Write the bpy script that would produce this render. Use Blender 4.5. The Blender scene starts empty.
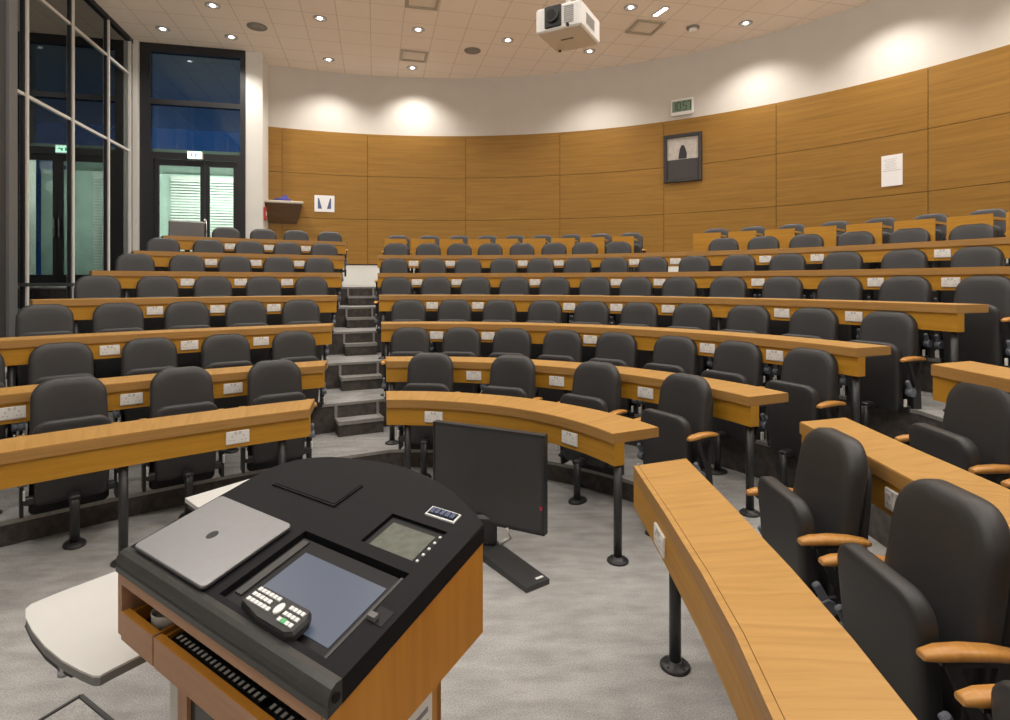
import bpy, math, random
from mathutils import Vector, Matrix
random.seed(7)
C = bpy.context.scene.collection
# ------------------------------------------------------------------ camera model (1010x720)
F, YH, H = 565.0, 282.15, 1.714
CEIL = 6.214
def pl(x, y, z):                       # where the sight line through a photo point meets height z
    Y = F*(H-z)/(y-YH); return Vector(((x-505)/F*Y, Y))
AZ = math.atan((375.5-505)/F)
AV = Vector((math.sin(AZ), math.cos(AZ)))      # stair aisle direction
BV = Vector((AV.y, -AV.x))
def circ(c, R, px):
    u = (px-505)/F; a = 1+u*u; b = -2*(c[0]*u+c[1]); k = c[0]**2+c[1]**2-R*R
    Y = (-b+math.sqrt(max(0, b*b-4*a*k)))/(2*a); return Vector((u*Y, Y))

# ------------------------------------------------------------------ materials
def new_mat(name):
    m = bpy.data.materials.new(name); m.use_nodes = True
    nt = m.node_tree; b = nt.nodes['Principled BSDF']; return m, nt, b
def simple(name, col, rough=.5, metal=0.0, emit=None, es=0.0, noise=0.0, nscale=40, bump=0.0, spec=None):
    m, nt, b = new_mat(name)
    b.inputs['Base Color'].default_value = (*col, 1); b.inputs['Roughness'].default_value = rough
    b.inputs['Metallic'].default_value = metal
    if spec is not None: b.inputs['Specular IOR Level'].default_value = spec
    if emit: b.inputs['Emission Color'].default_value = (*emit, 1); b.inputs['Emission Strength'].default_value = es
    tc = nt.nodes.new('ShaderNodeTexCoord'); n = nt.nodes.new('ShaderNodeTexNoise')
    n.inputs['Scale'].default_value = nscale; n.inputs['Detail'].default_value = 4
    nt.links.new(tc.outputs['Object'], n.inputs['Vector'])
    if noise:
        r = nt.nodes.new('ShaderNodeValToRGB')
        r.color_ramp.elements[0].position = .3; r.color_ramp.elements[1].position = .7
        r.color_ramp.elements[0].color = (*[c*(1-noise) for c in col], 1)
        r.color_ramp.elements[1].color = (*[min(1, c*(1+noise)) for c in col], 1)
        nt.links.new(n.outputs['Fac'], r.inputs['Fac']); nt.links.new(r.outputs['Color'], b.inputs['Base Color'])
    if bump:
        bp = nt.nodes.new('ShaderNodeBump'); bp.inputs['Strength'].default_value = bump; bp.inputs['Distance'].default_value = .002
        nt.links.new(n.outputs['Fac'], bp.inputs['Height']); nt.links.new(bp.outputs['Normal'], b.inputs['Normal'])
    return m
def wood(name, dark, mid, light, su=3.0, sv=40.0, rough=.42, spec=.4):
    # grain runs along U of the UV map (metres)
    m, nt, b = new_mat(name)
    uv = nt.nodes.new('ShaderNodeUVMap'); mp = nt.nodes.new('ShaderNodeMapping')
    mp.inputs['Scale'].default_value = (su, sv, 1)
    nt.links.new(uv.outputs['UV'], mp.inputs['Vector'])
    n = nt.nodes.new('ShaderNodeTexNoise'); n.inputs['Scale'].default_value = 1; n.inputs['Detail'].default_value = 6
    n.inputs['Roughness'].default_value = .62; n.inputs['Distortion'].default_value = .6
    nt.links.new(mp.outputs['Vector'], n.inputs['Vector'])
    r = nt.nodes.new('ShaderNodeValToRGB'); e = r.color_ramp.elements
    e[0].position = .28; e[0].color = (*dark, 1); e[1].position = .75; e[1].color = (*light, 1)
    k = e.new(.5); k.color = (*mid, 1)
    nt.links.new(n.outputs['Fac'], r.inputs['Fac']); nt.links.new(r.outputs['Color'], b.inputs['Base Color'])
    b.inputs['Roughness'].default_value = rough; b.inputs['Specular IOR Level'].default_value = spec
    return m
M = {}
M['top'] = wood('oak_top', (.375,.198,.047), (.46,.252,.066), (.525,.30,.088), 1.6, 30, .4)
M['edge'] = wood('oak_edge', (.33,.175,.05), (.385,.21,.062), (.44,.245,.078), 2, 60, .45)
M['apron'] = wood('oak_apron', (.40,.190,.014), (.47,.232,.020), (.53,.27,.030), 1.5, 30, .45)
M['wallwood'] = wood('wall_veneer', (.215,.107,.016), (.27,.136,.021), (.325,.166,.030), .9, 22, .5, .3)
M['lectern'] = wood('lectern_veneer', (.44,.18,.02), (.52,.225,.028), (.58,.265,.04), 1.5, 26, .42)
M['lecsheen'] = wood('lectern_sheen', (.42,.23,.13), (.47,.265,.155), (.52,.30,.18), 3, 50, .5)  # same lectern veneer, with the cool sheen of light put into its colour
M['arm'] = wood('beech_arm', (.46,.21,.05), (.54,.26,.065), (.60,.30,.085), 3, 60, .28)
M['vinyl'] = simple('charcoal_vinyl', (.036,.0355,.0365), .44, noise=.08, nscale=300, bump=.15, spec=.42)
M['shell'] = simple('black_plastic', (.022,.022,.023), .5, noise=.1, nscale=200)
M['blackmetal'] = simple('black_metal', (.03,.031,.033), .38, noise=.1, nscale=60)
M['grey'] = simple('grey_pivot', (.16,.18,.22), .4, noise=.1)
M['white'] = simple('white_plastic', (.78,.77,.74), .4, noise=.02)
M['whitewall'] = simple('white_paint', (.58,.545,.495), .8, noise=.02, nscale=3)
M['whiteband'] = simple('white_lower_wall', (.74,.74,.70), .6, noise=.02, nscale=3)
M['column'] = simple('column_paint', (.70,.68,.63), .7, noise=.02, nscale=3)
M['pin'] = simple('socket_dark', (.05,.05,.05), .5)
M['pinhole'] = simple('socket_hole', (.48,.48,.48), .5)
M['switchgrey'] = simple('socket_shade', (.55,.55,.55), .45)
M['darkframe'] = simple('dark_frame', (.010,.010,.012), .5, noise=.1)
M['alu'] = simple('pale_aluminium', (.66,.64,.60), .45, .0, noise=.05)
M['steel'] = simple('grey_steel', (.14,.14,.14), .5, noise=.08)
M['steel_dark'] = simple('dark_steel', (.05,.05,.05), .55, noise=.08)
M['panelblack'] = simple('lectern_black', (.009,.009,.011), .6, spec=.15, noise=.12, nscale=120)
M['rollgrey'] = simple('lectern_nose', (.05,.05,.048), .34, .2, noise=.08, nscale=80)
M['recess'] = simple('recess_black', (.004,.004,.005), .5, spec=.3)
M['screen'] = simple('touch_glass', (.05,.065,.095), .3, emit=(.20,.25,.36), es=.22)
M['lcd'] = simple('lcd_olive', (.10,.11,.085), .5, noise=.25, nscale=45)
M['silver'] = simple('laptop_silver', (.34,.34,.35), .36, .55, noise=.02)
M['silverside'] = simple('laptop_edge', (.10,.10,.11), .4, .4)
M['logo'] = simple('laptop_logo', (.05,.05,.055), .3, .5)
M['keywhite'] = simple('key_white', (.80,.82,.82), .4)
M['keygreen'] = simple('key_green', (.08,.45,.16), .4)
M['navy'] = simple('keypad_navy', (.02,.035,.11), .35)
M['tablewhite'] = simple('white_laminate', (.62,.62,.60), .42, noise=.02, nscale=6)
M['tableedge'] = simple('table_edge', (.20,.20,.20), .5)
M['chrome'] = simple('chrome', (.55,.56,.58), .2, 1.0)
M['tv'] = simple('tv_glass', (.040,.042,.042), .22, noise=.06, nscale=4, spec=.55)
M['tvframe'] = simple('tv_bezel', (.022,.022,.024), .42)
M['tvleg'] = simple('tv_leg', (.045,.046,.048), .38)
M['led'] = simple('standby_red', (.4,.02,.05), .4, emit=(1,.05,.10), es=.08)
M['projwhite'] = simple('projector_white', (.80,.78,.74), .45, noise=.02)
M['grille'] = simple('projector_grille', (.42,.41,.39), .6)
M['lens'] = simple('lens_black', (.01,.01,.012), .12)
M['clockface'] = simple('clock_lcd', (.16,.25,.18), .4)
M['paper'] = simple('paper', (.80,.79,.78), .7)
M['ink'] = simple('ink', (.25,.25,.28), .7)
M['inkblue'] = simple('blue_ink', (.08,.12,.24), .7)
M['frame'] = simple('picture_frame', (.022,.018,.015), .45)
M['picdark'] = simple('picture_dark', (.032,.026,.025), .5)
M['piclight'] = simple('picture_light', (.42,.38,.34), .6, noise=.15, nscale=14)
M['picfig'] = simple('picture_figure', (.012,.011,.013), .5)
M['shelfbrown'] = wood('shelf_brown', (.09,.045,.016), (.12,.06,.02), (.15,.075,.028), 2, 30)
M['shelftop'] = simple('shelf_top', (.50,.44,.36), .5)
M['bluecloth'] = simple('blue_cloth', (.035,.03,.20), .8, noise=.25, nscale=30)
M['red'] = simple('red_paint', (.42,.03,.03), .4)
M['exit'] = simple('exit_sign', (.5,.9,.7), .4, emit=(.62,1.0,.80), es=2.6)
M['exitgreen'] = simple('exit_green', (.02,.35,.15), .4, emit=(.05,.8,.35), es=.9)
M['ventmetal'] = simple('vent_metal', (.40,.35,.27), .5)
M['ventplate'] = simple('vent_plate', (.74,.65,.55), .6)
M['speakergrey'] = simple('speaker_grille', (.25,.23,.20), .6, noise=.1, nscale=80)
M['lamp'] = simple('lamp_glow', (1,1,1), .4, emit=(1,.97,.93), es=9)
M['lampring'] = simple('lamp_ring', (.40,.38,.36), .4)
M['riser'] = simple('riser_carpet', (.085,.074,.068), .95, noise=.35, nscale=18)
M['nosing'] = simple('nosing_metal', (.34,.33,.31), .5, .3, noise=.1)
M['blind'] = simple('blind_slats', (.50,.60,.55), .6, noise=.1, nscale=4)
M['outdark'] = simple('outside_dark', (.22,.25,.22), .8, noise=.3, nscale=2)

def carpet():
    m, nt, b = new_mat('grey_carpet')
    tc = nt.nodes.new('ShaderNodeTexCoord')
    def nz(scale, det, sx=1, sy=1):
        mp = nt.nodes.new('ShaderNodeMapping'); mp.inputs['Scale'].default_value = (sx, sy, 1)
        mp.inputs['Rotation'].default_value = (0, 0, -.9)
        nt.links.new(tc.outputs['Object'], mp.inputs['Vector'])
        n = nt.nodes.new('ShaderNodeTexNoise'); n.inputs['Scale'].default_value = scale; n.inputs['Detail'].default_value = det
        nt.links.new(mp.outputs['Vector'], n.inputs['Vector']); return n.outputs['Fac']
    def ramp(fac, a, c, p0=.35, p1=.65):
        r = nt.nodes.new('ShaderNodeValToRGB'); r.color_ramp.elements[0].position = p0; r.color_ramp.elements[1].position = p1
        r.color_ramp.elements[0].color = (*a, 1); r.color_ramp.elements[1].color = (*c, 1)
        nt.links.new(fac, r.inputs['Fac']); return r.outputs['Color']
    def mul(a, c):
        x = nt.nodes.new('ShaderNodeMix'); x.data_type = 'RGBA'; x.blend_type = 'MULTIPLY'; x.inputs[0].default_value = 1
        nt.links.new(a, x.inputs[6]); nt.links.new(c, x.inputs[7]); return x.outputs[2]
    base = ramp(nz(160, 3), (.335,.335,.33), (.50,.50,.49))
    patch = ramp(nz(3.6, 8, 1, 3.6), (.80,.795,.785), (1,1,1), .36, .62)
    patch2 = ramp(nz(5, 3), (.86,.86,.86), (1,1,1))
    nt.links.new(mul(mul(base, patch), patch2), b.inputs['Base Color'])
    b.inputs['Roughness'].default_value = .97; b.inputs['Specular IOR Level'].default_value = .1
    return m
M['carpet'] = carpet()

def ceiling_mat(s):
    m, nt, b = new_mat('ceiling_tiles')
    tc = nt.nodes.new('ShaderNodeTexCoord'); sp = nt.nodes.new('ShaderNodeSeparateXYZ')
    nt.links.new(tc.outputs['Object'], sp.inputs[0])
    def mth(op, a, v=None, w=None):
        n = nt.nodes.new('ShaderNodeMath'); n.operation = op
        nt.links.new(a, n.inputs[0])
        if v is not None:
            if isinstance(v, (int, float)): n.inputs[1].default_value = v
            else: nt.links.new(v, n.inputs[1])
        return n.outputs[0]
    def line(o):
        fr = mth('FRACT', mth('DIVIDE', o, s)); d = mth('ABSOLUTE', mth('SUBTRACT', fr, .5))
        return mth('GREATER_THAN', d, .5-.011)
    fac = mth('MAXIMUM', line(sp.outputs[0]), line(sp.outputs[1]))
    mx = nt.nodes.new('ShaderNodeMix'); mx.data_type = 'RGBA'
    mx.inputs[6].default_value = (.88,.78,.68, 1); mx.inputs[7].default_value = (.62,.53,.44, 1)
    nt.links.new(fac, mx.inputs[0])
    nt.links.new(mx.outputs[2], b.inputs['Base Color']); b.inputs['Roughness'].default_value = .9
    return m
TILE = .5535
M['ceiling'] = ceiling_mat(TILE)

def glass(name, tint, ior):
    m = bpy.data.materials.new(name); m.use_nodes = True; nt = m.node_tree; nt.nodes.clear()
    o = nt.nodes.new('ShaderNodeOutputMaterial'); mx = nt.nodes.new('ShaderNodeMixShader')
    t = nt.nodes.new('ShaderNodeBsdfTransparent'); t.inputs[0].default_value = (*tint, 1)
    g = nt.nodes.new('ShaderNodeBsdfGlossy'); g.inputs['Roughness'].default_value = .0; g.inputs[0].default_value = (.9,.95,.95,1)
    fr = nt.nodes.new('ShaderNodeFresnel'); fr.inputs[0].default_value = ior
    nt.links.new(fr.outputs[0], mx.inputs[0]); nt.links.new(t.outputs[0], mx.inputs[1]); nt.links.new(g.outputs[0], mx.inputs[2])
    nt.links.new(mx.outputs[0], o.inputs[0]); return m
M['glass'] = glass('window_glass', (.80,.85,.84), 3.1)
M['doorglass'] = glass('door_glass', (.88,.95,.92), 1.45)

# ------------------------------------------------------------------ mesh builder
class MB:
    def __init__(s): s.v = []; s.f = []; s.mi = []; s.uv = []; s.sm = []
    def face(s, idx, mi=0, uv=None, smooth=False):
        s.f.append(list(idx)); s.mi.append(mi); s.uv.append(uv); s.sm.append(smooth)
    def poly(s, pts, mi=0, uv=None, smooth=False):
        b = len(s.v); s.v += [tuple(p) for p in pts]; s.face(range(b, b+len(pts)), mi, uv, smooth)
    def box(s, c, d, mi=0, mat=None):            # centre, full sizes
        x, y, z = [k/2 for k in d]; c = Vector(c)
        P = [Vector((i*x, j*y, k*z)) for k in (-1, 1) for j in (-1, 1) for i in (-1, 1)]
        P = [(mat @ p if mat else p)+c for p in P]
        s.hexa(P, mi)
    def hexa(s, P, mi=0):                        # 8 points: bottom (00,10,01,11) then top
        P = [Vector(p) for p in P]
        for q in ((0,2,3,1), (4,5,7,6), (0,1,5,4), (2,6,7,3), (0,4,6,2), (1,3,7,5)):
            a, b_, c_ = P[q[0]], P[q[1]], P[q[2]]
            w, h = (b_-a).length, (c_-b_).length
            uv = [(0,0), (w,0), (w,h), (0,h)]
            if h > w: uv = [(0,0), (0,w), (h,w), (h,0)]
            s.poly([P[i] for i in q], mi, uv)
    def bevbox(s, c, d, r=.006, mi=0, mat=None): # box with chamfered edges
        x, y, z = [k/2 for k in d]; c = Vector(c); r = min(r, x*.9, y*.9, z*.9)
        def tr(p):
            p = Vector(p); return (mat @ p if mat else p)+c
        rings = []
        for zz, ins in ((-z, r), (-z+r, 0), (z-r, 0), (z, r)):
            a, b_ = x-ins, y-ins
            q = min(r, a*.5, b_*.5)
            rings.append([tr(p) for p in ((-a+q,-b_,zz),(a-q,-b_,zz),(a,-b_+q,zz),(a,b_-q,zz),(a-q,b_,zz),(-a+q,b_,zz),(-a,b_-q,zz),(-a,-b_+q,zz))])
        s.rings(rings, mi)
    def rings(s, rings, mi=0, cap=True, smooth=False, closed=True):
        b = len(s.v); n = len(rings[0])
        for r in rings: s.v += [tuple(p) for p in r]
        acc = 0
        for i in range(len(rings)-1):
            for j in range(n if closed else n-1):
                k = (j+1) % n
                L = (Vector(rings[i][j])-Vector(rings[i][k])).length
                hgt = (Vector(rings[i][j])-Vector(rings[i+1][j])).length
                s.face([b+i*n+j, b+i*n+k, b+(i+1)*n+k, b+(i+1)*n+j], mi,
                       [(j*L, acc), ((j+1)*L, acc), ((j+1)*L, acc+hgt), (j*L, acc+hgt)], smooth)
            acc += hgt
        if cap:
            s.face([b+j for j in reversed(range(n))], mi, [(rings[0][j][0], rings[0][j][1]) for j in reversed(range(n))])
            m = b+(len(rings)-1)*n
            s.face([m+j for j in range(n)], mi, [(rings[-1][j][0], rings[-1][j][1]) for j in range(n)])
    def cyl(s, a, b_, r, n=14, mi=0, r2=None, smooth=True):
        a, b_ = Vector(a), Vector(b_); r2 = r if r2 is None else r2
        d = (b_-a).normalized(); u = d.orthogonal().normalized(); w = d.cross(u)
        ring = lambda c, R: [c+u*R*math.cos(t*2*math.pi/n)+w*R*math.sin(t*2*math.pi/n) for t in range(n)]
        s.rings([ring(a, r), ring(b_, r2)], mi, True, smooth)
    def lathe(s, prof, c=(0,0,0), n=20, mi=0, sx=1, sy=1):
        c = Vector(c)
        s.rings([[c+Vector((r*sx*math.cos(t*2*math.pi/n), r*sy*math.sin(t*2*math.pi/n), z)) for t in range(n)] for r, z in prof], mi, True, True)
    def tube(s, pts, r, n=10, mi=0):
        pts = [Vector(p) for p in pts]; rings = []
        for i, p in enumerate(pts):
            d = (pts[min(i+1, len(pts)-1)]-pts[max(i-1, 0)]).normalized()
            up = Vector((0,0,1)) if abs(d.z) < .95 else Vector((1,0,0))
            u = d.cross(up).normalized(); w = u.cross(d)
            rings.append([p+u*r*math.cos(t*2*math.pi/n)+w*r*math.sin(t*2*math.pi/n) for t in range(n)])
        s.rings(rings, mi, True, True)
    def strip(s, near, far, z0, z1, mt=0, me=0, mb=None, uvacross=True):
        # closed prism between two plan polylines; top uses material mt (grain across), sides me
        n = len(near); acc = [0]
        for i in range(n-1): acc.append(acc[-1]+(near[i+1]-near[i]).length)
        w = (far[0]-near[0]).length; h = z1-z0
        V = lambda p, z: (p[0], p[1], z)
        for i in range(n-1):
            a, b_, c_, d = near[i], near[i+1], far[i+1], far[i]; u0, u1 = acc[i], acc[i+1]
            s.poly([V(a,z1), V(b_,z1), V(c_,z1), V(d,z1)], mt, [(0,u0), (0,u1), (w,u1), (w,u0)] if uvacross else [(u0,0),(u1,0),(u1,w),(u0,w)])
            s.poly([V(d,z0), V(c_,z0), V(b_,z0), V(a,z0)], me, [(u0,0), (u1,0), (u1,w), (u0,w)])
            s.poly([V(a,z0), V(b_,z0), V(b_,z1), V(a,z1)], me, [(u0,0), (u1,0), (u1,h), (u0,h)])
            s.poly([V(c_,z0), V(d,z0), V(d,z1), V(c_,z1)], me, [(u1,0), (u0,0), (u0,h), (u1,h)])
        for i, fl in ((0, 1), (n-1, 0)):
            a, d = (near[i], far[i]) if not fl else (far[i], near[i])
            s.poly([V(a,z0), V(d,z0), V(d,z1), V(a,z1)], me, [(0,0), (w,0), (w,h), (0,h)])
    def mesh(s, name, mats, merge=False, auto=None):
        me = bpy.data.meshes.new(name); me.from_pydata([tuple(v) for v in s.v], [], s.f)
        for m in (mats if isinstance(mats, (list, tuple)) else [mats]): me.materials.append(M[m] if isinstance(m, str) else m)
        uvl = me.uv_layers.new(name='UVMap'); li = 0
        for p in me.polygons:
            p.material_index = s.mi[p.index]; p.use_smooth = s.sm[p.index]
            uv = s.uv[p.index]
            for j, l in enumerate(p.loop_indices):
                if uv: uvl.data[l].uv = uv[j]
                else:
                    co = me.vertices[me.loops[l].vertex_index].co; uvl.data[l].uv = (co.x+co.y, co.z)
        me.validate(); me.update()
        return me
    def obj(s, name, mats, parent=None, **k):
        return link(name, s.mesh(name, mats), parent, **k)
def link(name, data, parent=None, loc=None, rz=None, label=None, cat=None, group=None, kind=None):
    o = bpy.data.objects.new(name, data); C.objects.link(o)
    if parent: o.parent = parent
    if loc is not None: o.location = loc
    if rz is not None: o.rotation_euler = (0, 0, rz)
    if label: o['label'] = label
    if cat: o['category'] = cat
    if group: o['group'] = group
    if kind: o['kind'] = kind
    return o
def thing(name, label, cat, loc=(0,0,0), rz=0, group=None):
    return link(name, None, None, loc, rz, label, cat, group)
def struct(name, mb, mats): return mb.obj(name, mats, kind='structure')
V2 = lambda x, y: Vector((x, y))

# ------------------------------------------------------------------ seating geometry
CC, CL = (-.881, 2.715), (2.652, -2.218)
R1C, R1L, DW = 1.677, 7.483, .359
def rad(r1, k): return r1+(k > 1)*.9985+max(0, k-2)*.866
def lev(k): return 0 if k == 1 else .160+(k-2)*.294
def arc(c, R, a0, a1, n):
    return [V2(c[0]+R*math.cos(a0+(a1-a0)*i/n), c[1]+R*math.sin(a0+(a1-a0)*i/n)) for i in range(n+1)]
def ang(c, p): return math.atan2(p[1]-c[1], p[0]-c[0])
DL = .153
# room outline
C0 = Vector((-6.97, 10.59))                       # corner of glass wall and door wall
WC, WR = (-1.194, 3.363), 9.111                    # rear curved wall
COL_A, COL_B = C0+BV*1.95, C0+BV*2.27             # white column face
def to_wall(p, d):
    d = d.normalized(); t = 0
    while t < 9:
        q = p+d*t; r = q-C0
        if r.dot(BV) < .02 or (r.dot(AV) > -.02 and r.dot(BV) < 2.27): break
        if q.y > WC[1] and (q-V2(*WC)).length > WR-.01: break
        if q.x > WC[0]+WR-.01: break
        t += .02
    return p+d*t
XR = {2:1.44, 3:2.24, 4:3.10, 5:3.97, 6:4.83, 7:5.70}
def inner_line(k):
    RL, RC = rad(R1L, k)-DL, rad(R1C, k)-DL
    # left block: from the glass wall to the aisle
    ar = ang(CL, circ(CL, rad(R1L, k), {1:309,2:324,3:331.3,4:336.3,5:341,6:343.8,7:345.8}[k])+AV*0)
    al = ar
    while al < 3.3:
        p = V2(CL[0]+RL*math.cos(al), CL[1]+RL*math.sin(al))
        if (p-C0).dot(BV) < .03 or p.y < -1.5: break
        al += .005
    Lp = arc(CL, RL, al, ar, 30)
    if k >= 4:                                       # the side steps along the glass turn back
        for i, p in enumerate(Lp):
            off = (p-C0).dot(BV)
            if off < 1.25: Lp[i] = p+AV*1.5*min(1, (1.25-off)/.8)
    ac = ang(CC, circ(CC, RC, {2:390,3:383.5,4:383,5:378,6:376,7:377}[k]))
    xk = XR[k]; ae = math.acos(min(1, (xk-CC[0])/RC))
    Cp = arc(CC, RC, ac, ae, 40)
    return Lp+Cp+[V2(xk-.02, 2.4), V2(xk-.08, 1.2), V2(xk-.2, -2.4)]
lines = {k: inner_line(k) for k in range(2, 8)}

# ------------------------------------------------------------------ floor, tiers, stairs
fl = MB()
fl.poly([(-9,-3,0), (9,-3,0), (9,12.5,0), (-9,12.5,0)])
struct('floor', fl, 'carpet')
for k in range(2, 8):
    inn = lines[k]
    if k < 7:
        out = [p+(p-q).normalized()*(-0)+ (p-q).normalized()*.06 for p, q in zip(lines[k+1], inn)]
    else:
        out = []
        for i, p in enumerate(inn):
            c = V2(*CL) if i <= 30 else V2(*CC)
            out.append(to_wall(p, p-c) if i < 71 else V2(WC[0]+WR, p.y))
    z, zb = lev(k), lev(k-1)
    m = MB(); n = len(inn)
    for i in range(n-1):
        a, b, c, d = inn[i], inn[i+1], out[i+1], out[i]
        m.poly([(a.x,a.y,z), (b.x,b.y,z), (c.x,c.y,z), (d.x,d.y,z)], 0)
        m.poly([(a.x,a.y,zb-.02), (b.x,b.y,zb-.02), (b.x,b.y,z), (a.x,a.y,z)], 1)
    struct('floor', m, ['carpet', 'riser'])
    # edge nosing
    m = MB()
    n1 = [p+(q-p).normalized()*.028 for p, q in zip(inn, out)]
    n0 = [p-(q-p).normalized()*.008 for p, q in zip(inn, out)]
    m.strip(n0, n1, z-.022, z+.006)
    struct('trim_%d' % (k-1), m, 'nosing')
# half steps in the stair aisle
for k in range(3, 8):
    ln = lines[k]; a, b = ln[30], ln[31]
    d = (b-a).normalized(); nrm = V2(d.y, -d.x)           # towards the front
    mid = a+(b-a)*.45; w = (b-a).length*.88
    z0 = lev(k-1); hh = .147; dep = .21
    m = MB()
    q = [mid-d*w/2, mid+d*w/2]
    near = [p+nrm*dep for p in q]; far = [p-nrm*.01 for p in q]
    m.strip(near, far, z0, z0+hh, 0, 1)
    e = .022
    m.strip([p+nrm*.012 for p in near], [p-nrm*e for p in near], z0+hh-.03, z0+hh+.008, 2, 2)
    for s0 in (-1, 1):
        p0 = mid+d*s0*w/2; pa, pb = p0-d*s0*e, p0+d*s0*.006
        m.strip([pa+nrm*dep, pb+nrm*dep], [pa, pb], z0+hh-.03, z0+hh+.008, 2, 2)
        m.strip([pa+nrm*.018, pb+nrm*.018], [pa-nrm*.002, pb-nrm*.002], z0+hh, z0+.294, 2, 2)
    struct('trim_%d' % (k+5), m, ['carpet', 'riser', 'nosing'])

# ------------------------------------------------------------------ rear curved wall
def wall_ring(zs, mi_of, n=72, a0=None, a1=0.0, off=0):
    pass
a_start = ang(WC, Vector((-5.02, 11.66)))
SEAM_PX = [282, 367.5, 465.8, 560, 664, 776.5, 928.6]
seam_ang = [ang(WC, circ(WC, WR, p)) for p in SEAM_PX]
step = seam_ang[-2]-seam_ang[-1]
while seam_ang[-1]-step > .05: seam_ang.append(seam_ang[-1]-step)
edges = [a_start]+seam_ang+[0.0]
def wp(a, r, z): return (WC[0]+r*math.cos(a), WC[1]+r*math.sin(a), z)
m = MB()
n = 90
for i in range(n):
    A0, A1 = a_start+(0-a_start)*i/n, a_start+(0-a_start)*(i+1)/n
    for z0, z1, mi in ((0, 2.08, 1), (2.08, 4.92, 2), (4.92, CEIL+.02, 0)):
        m.poly([wp(A0, WR, z0), wp(A1, WR, z0), wp(A1, WR, z1), wp(A0, WR, z1)], mi, None, True)
x1 = WC[0]+WR
for z0, z1, mi in ((0, 2.08, 1), (2.08, 4.92, 2), (4.92, CEIL+.02, 0)):
    m.poly([(x1, WC[1], z0), (x1, -3, z0), (x1, -3, z1), (x1, WC[1], z1)], mi)
struct('wall_back', m, ['whitewall', 'whiteband', 'frame'])
m = MB(); g = .004
zrows = [2.14, 3.08, 4.02, 4.93]
zrows = [2.10, 3.075, 4.01, 4.93]
for j in range(len(zrows)-1):
    for i in range(len(edges)-1):
        e0, e1 = edges[i], edges[i+1]; da = g/WR
        nn = max(2, int((e0-e1)*WR/.15)); r = WR-.022
        z0, z1 = zrows[j]+g, zrows[j+1]-(g if j < 2 else 0)
        uo, vo = random.random()*20, random.random()*20
        for t in range(nn):
            A0 = e0-da+(e1+da-e0+da)*t/nn; A1 = e0-da+(e1+da-e0+da)*(t+1)/nn
            u0, u1 = (e0-A0)*WR+uo, (e0-A1)*WR+uo
            m.poly([wp(A0,r,z0), wp(A1,r,z0), wp(A1,r,z1), wp(A0,r,z1)], 0, [(u0,z0+vo), (u1,z0+vo), (u1,z1+vo), (u0,z1+vo)], True)
            m.poly([wp(A0,r,z1), wp(A1,r,z1), wp(A1,WR,z1), wp(A0,WR,z1)], 0, [(u0,0), (u1,0), (u1,.02), (u0,.02)])
            m.poly([wp(A1,r,z0), wp(A0,r,z0), wp(A0,WR,z0), wp(A1,WR,z0)], 0, [(u1,0), (u0,0), (u0,.02), (u1,.02)])
for j in range(len(zrows)-1):
    y = WC[1]
    while y > -3:
        y2 = max(-3, y-1.9); z0, z1 = zrows[j]+g, zrows[j+1]-g
        m.poly([(x1-.022, y-g, z0), (x1-.022, y2+g, z0), (x1-.022, y2+g, z1), (x1-.022, y-g, z1)], 0, [(y,z0), (y2,z0), (y2,z1), (y,z1)]); y = y2
struct('wall_panelling', m, 'wallwood')
# return beside the column, column, front and outer walls
m = MB()
d = BV*.0
m.strip([COL_A-AV*.02, COL_B-AV*.02], [COL_A+AV*.72, COL_B+AV*.72], 0, CEIL+.02)
struct('wall_column', m, 'column')
m = MB()
m.poly([(-9,-3,0), (9,-3,0), (9,-3,CEIL), (-9,-3,CEIL)])
struct('wall_front', m, 'whitewall')
# ceiling
m = MB()
p0 = pl(370, 0, CEIL); p1 = pl(439.1, 10.4, CEIL)
ox = p0; oy = p1
org = V2(0, 0)+BV*(p0.dot(BV))+AV*(p1.dot(AV))
m.poly([(-13,-16,0), (-13,9,0), (13,9,0), (13,-16,0)])
ce = m.obj('ceiling', 'ceiling', kind='structure', loc=(org.x, org.y, CEIL), rz=-AZ)

# ------------------------------------------------------------------ left glass wall
def lw(t, off=0): return C0-AV*t+BV*off          # t metres back along the glass wall from the corner
MULL = [.17, 1.04, 2.19, 3.33, 4.48, 5.63, 6.78, 7.93, 9.1, 10.2, 11.3, 12.4]
m = MB()
for t in MULL:
    w = .035 if t < .5 else .045
    m.strip([lw(t-w/2+.05, -.03), lw(t+w/2+.05, -.03)], [lw(t-w/2+.05, .05), lw(t+w/2+.05, .05)], 0.0, CEIL)
struct('window_mullions', m, 'alu')
m = MB()
for z in (4.13, 5.54): m.strip([lw(.22, -.02), lw(12.4, -.02)], [lw(.22, .03), lw(12.4, .03)], z-.021, z+.021)
struct('window_transoms', m, 'alu')
m = MB()
for z, h in ((1.68, .05), (CEIL-.04, .08)): m.strip([lw(0, -.02), lw(12.4, -.02)], [lw(0, .05), lw(12.4, .05)], z-h/2, z+h/2)
for t in MULL[1:]:
    m.strip([lw(t+.074, -.02), lw(t+.105, -.02)], [lw(t+.074, .03), lw(t+.105, .03)], 0, CEIL)
struct('window_frames', m, 'darkframe')
wi = 0
ts = [0]+MULL
for i in range(len(ts)-1):
    m = MB()
    m.strip([lw(ts[i], .0), lw(ts[i+1], .0)], [lw(ts[i], .008), lw(ts[i+1], .008)], .62, CEIL-.04)
    struct('window_%d' % (i+1), m, 'glass')
m = MB(); m.strip([lw(0, -.1), lw(12.4, -.1)], [lw(0, .02), lw(12.4, .02)], 0, .62)
struct('wall_left', m, 'steel_dark')
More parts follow.
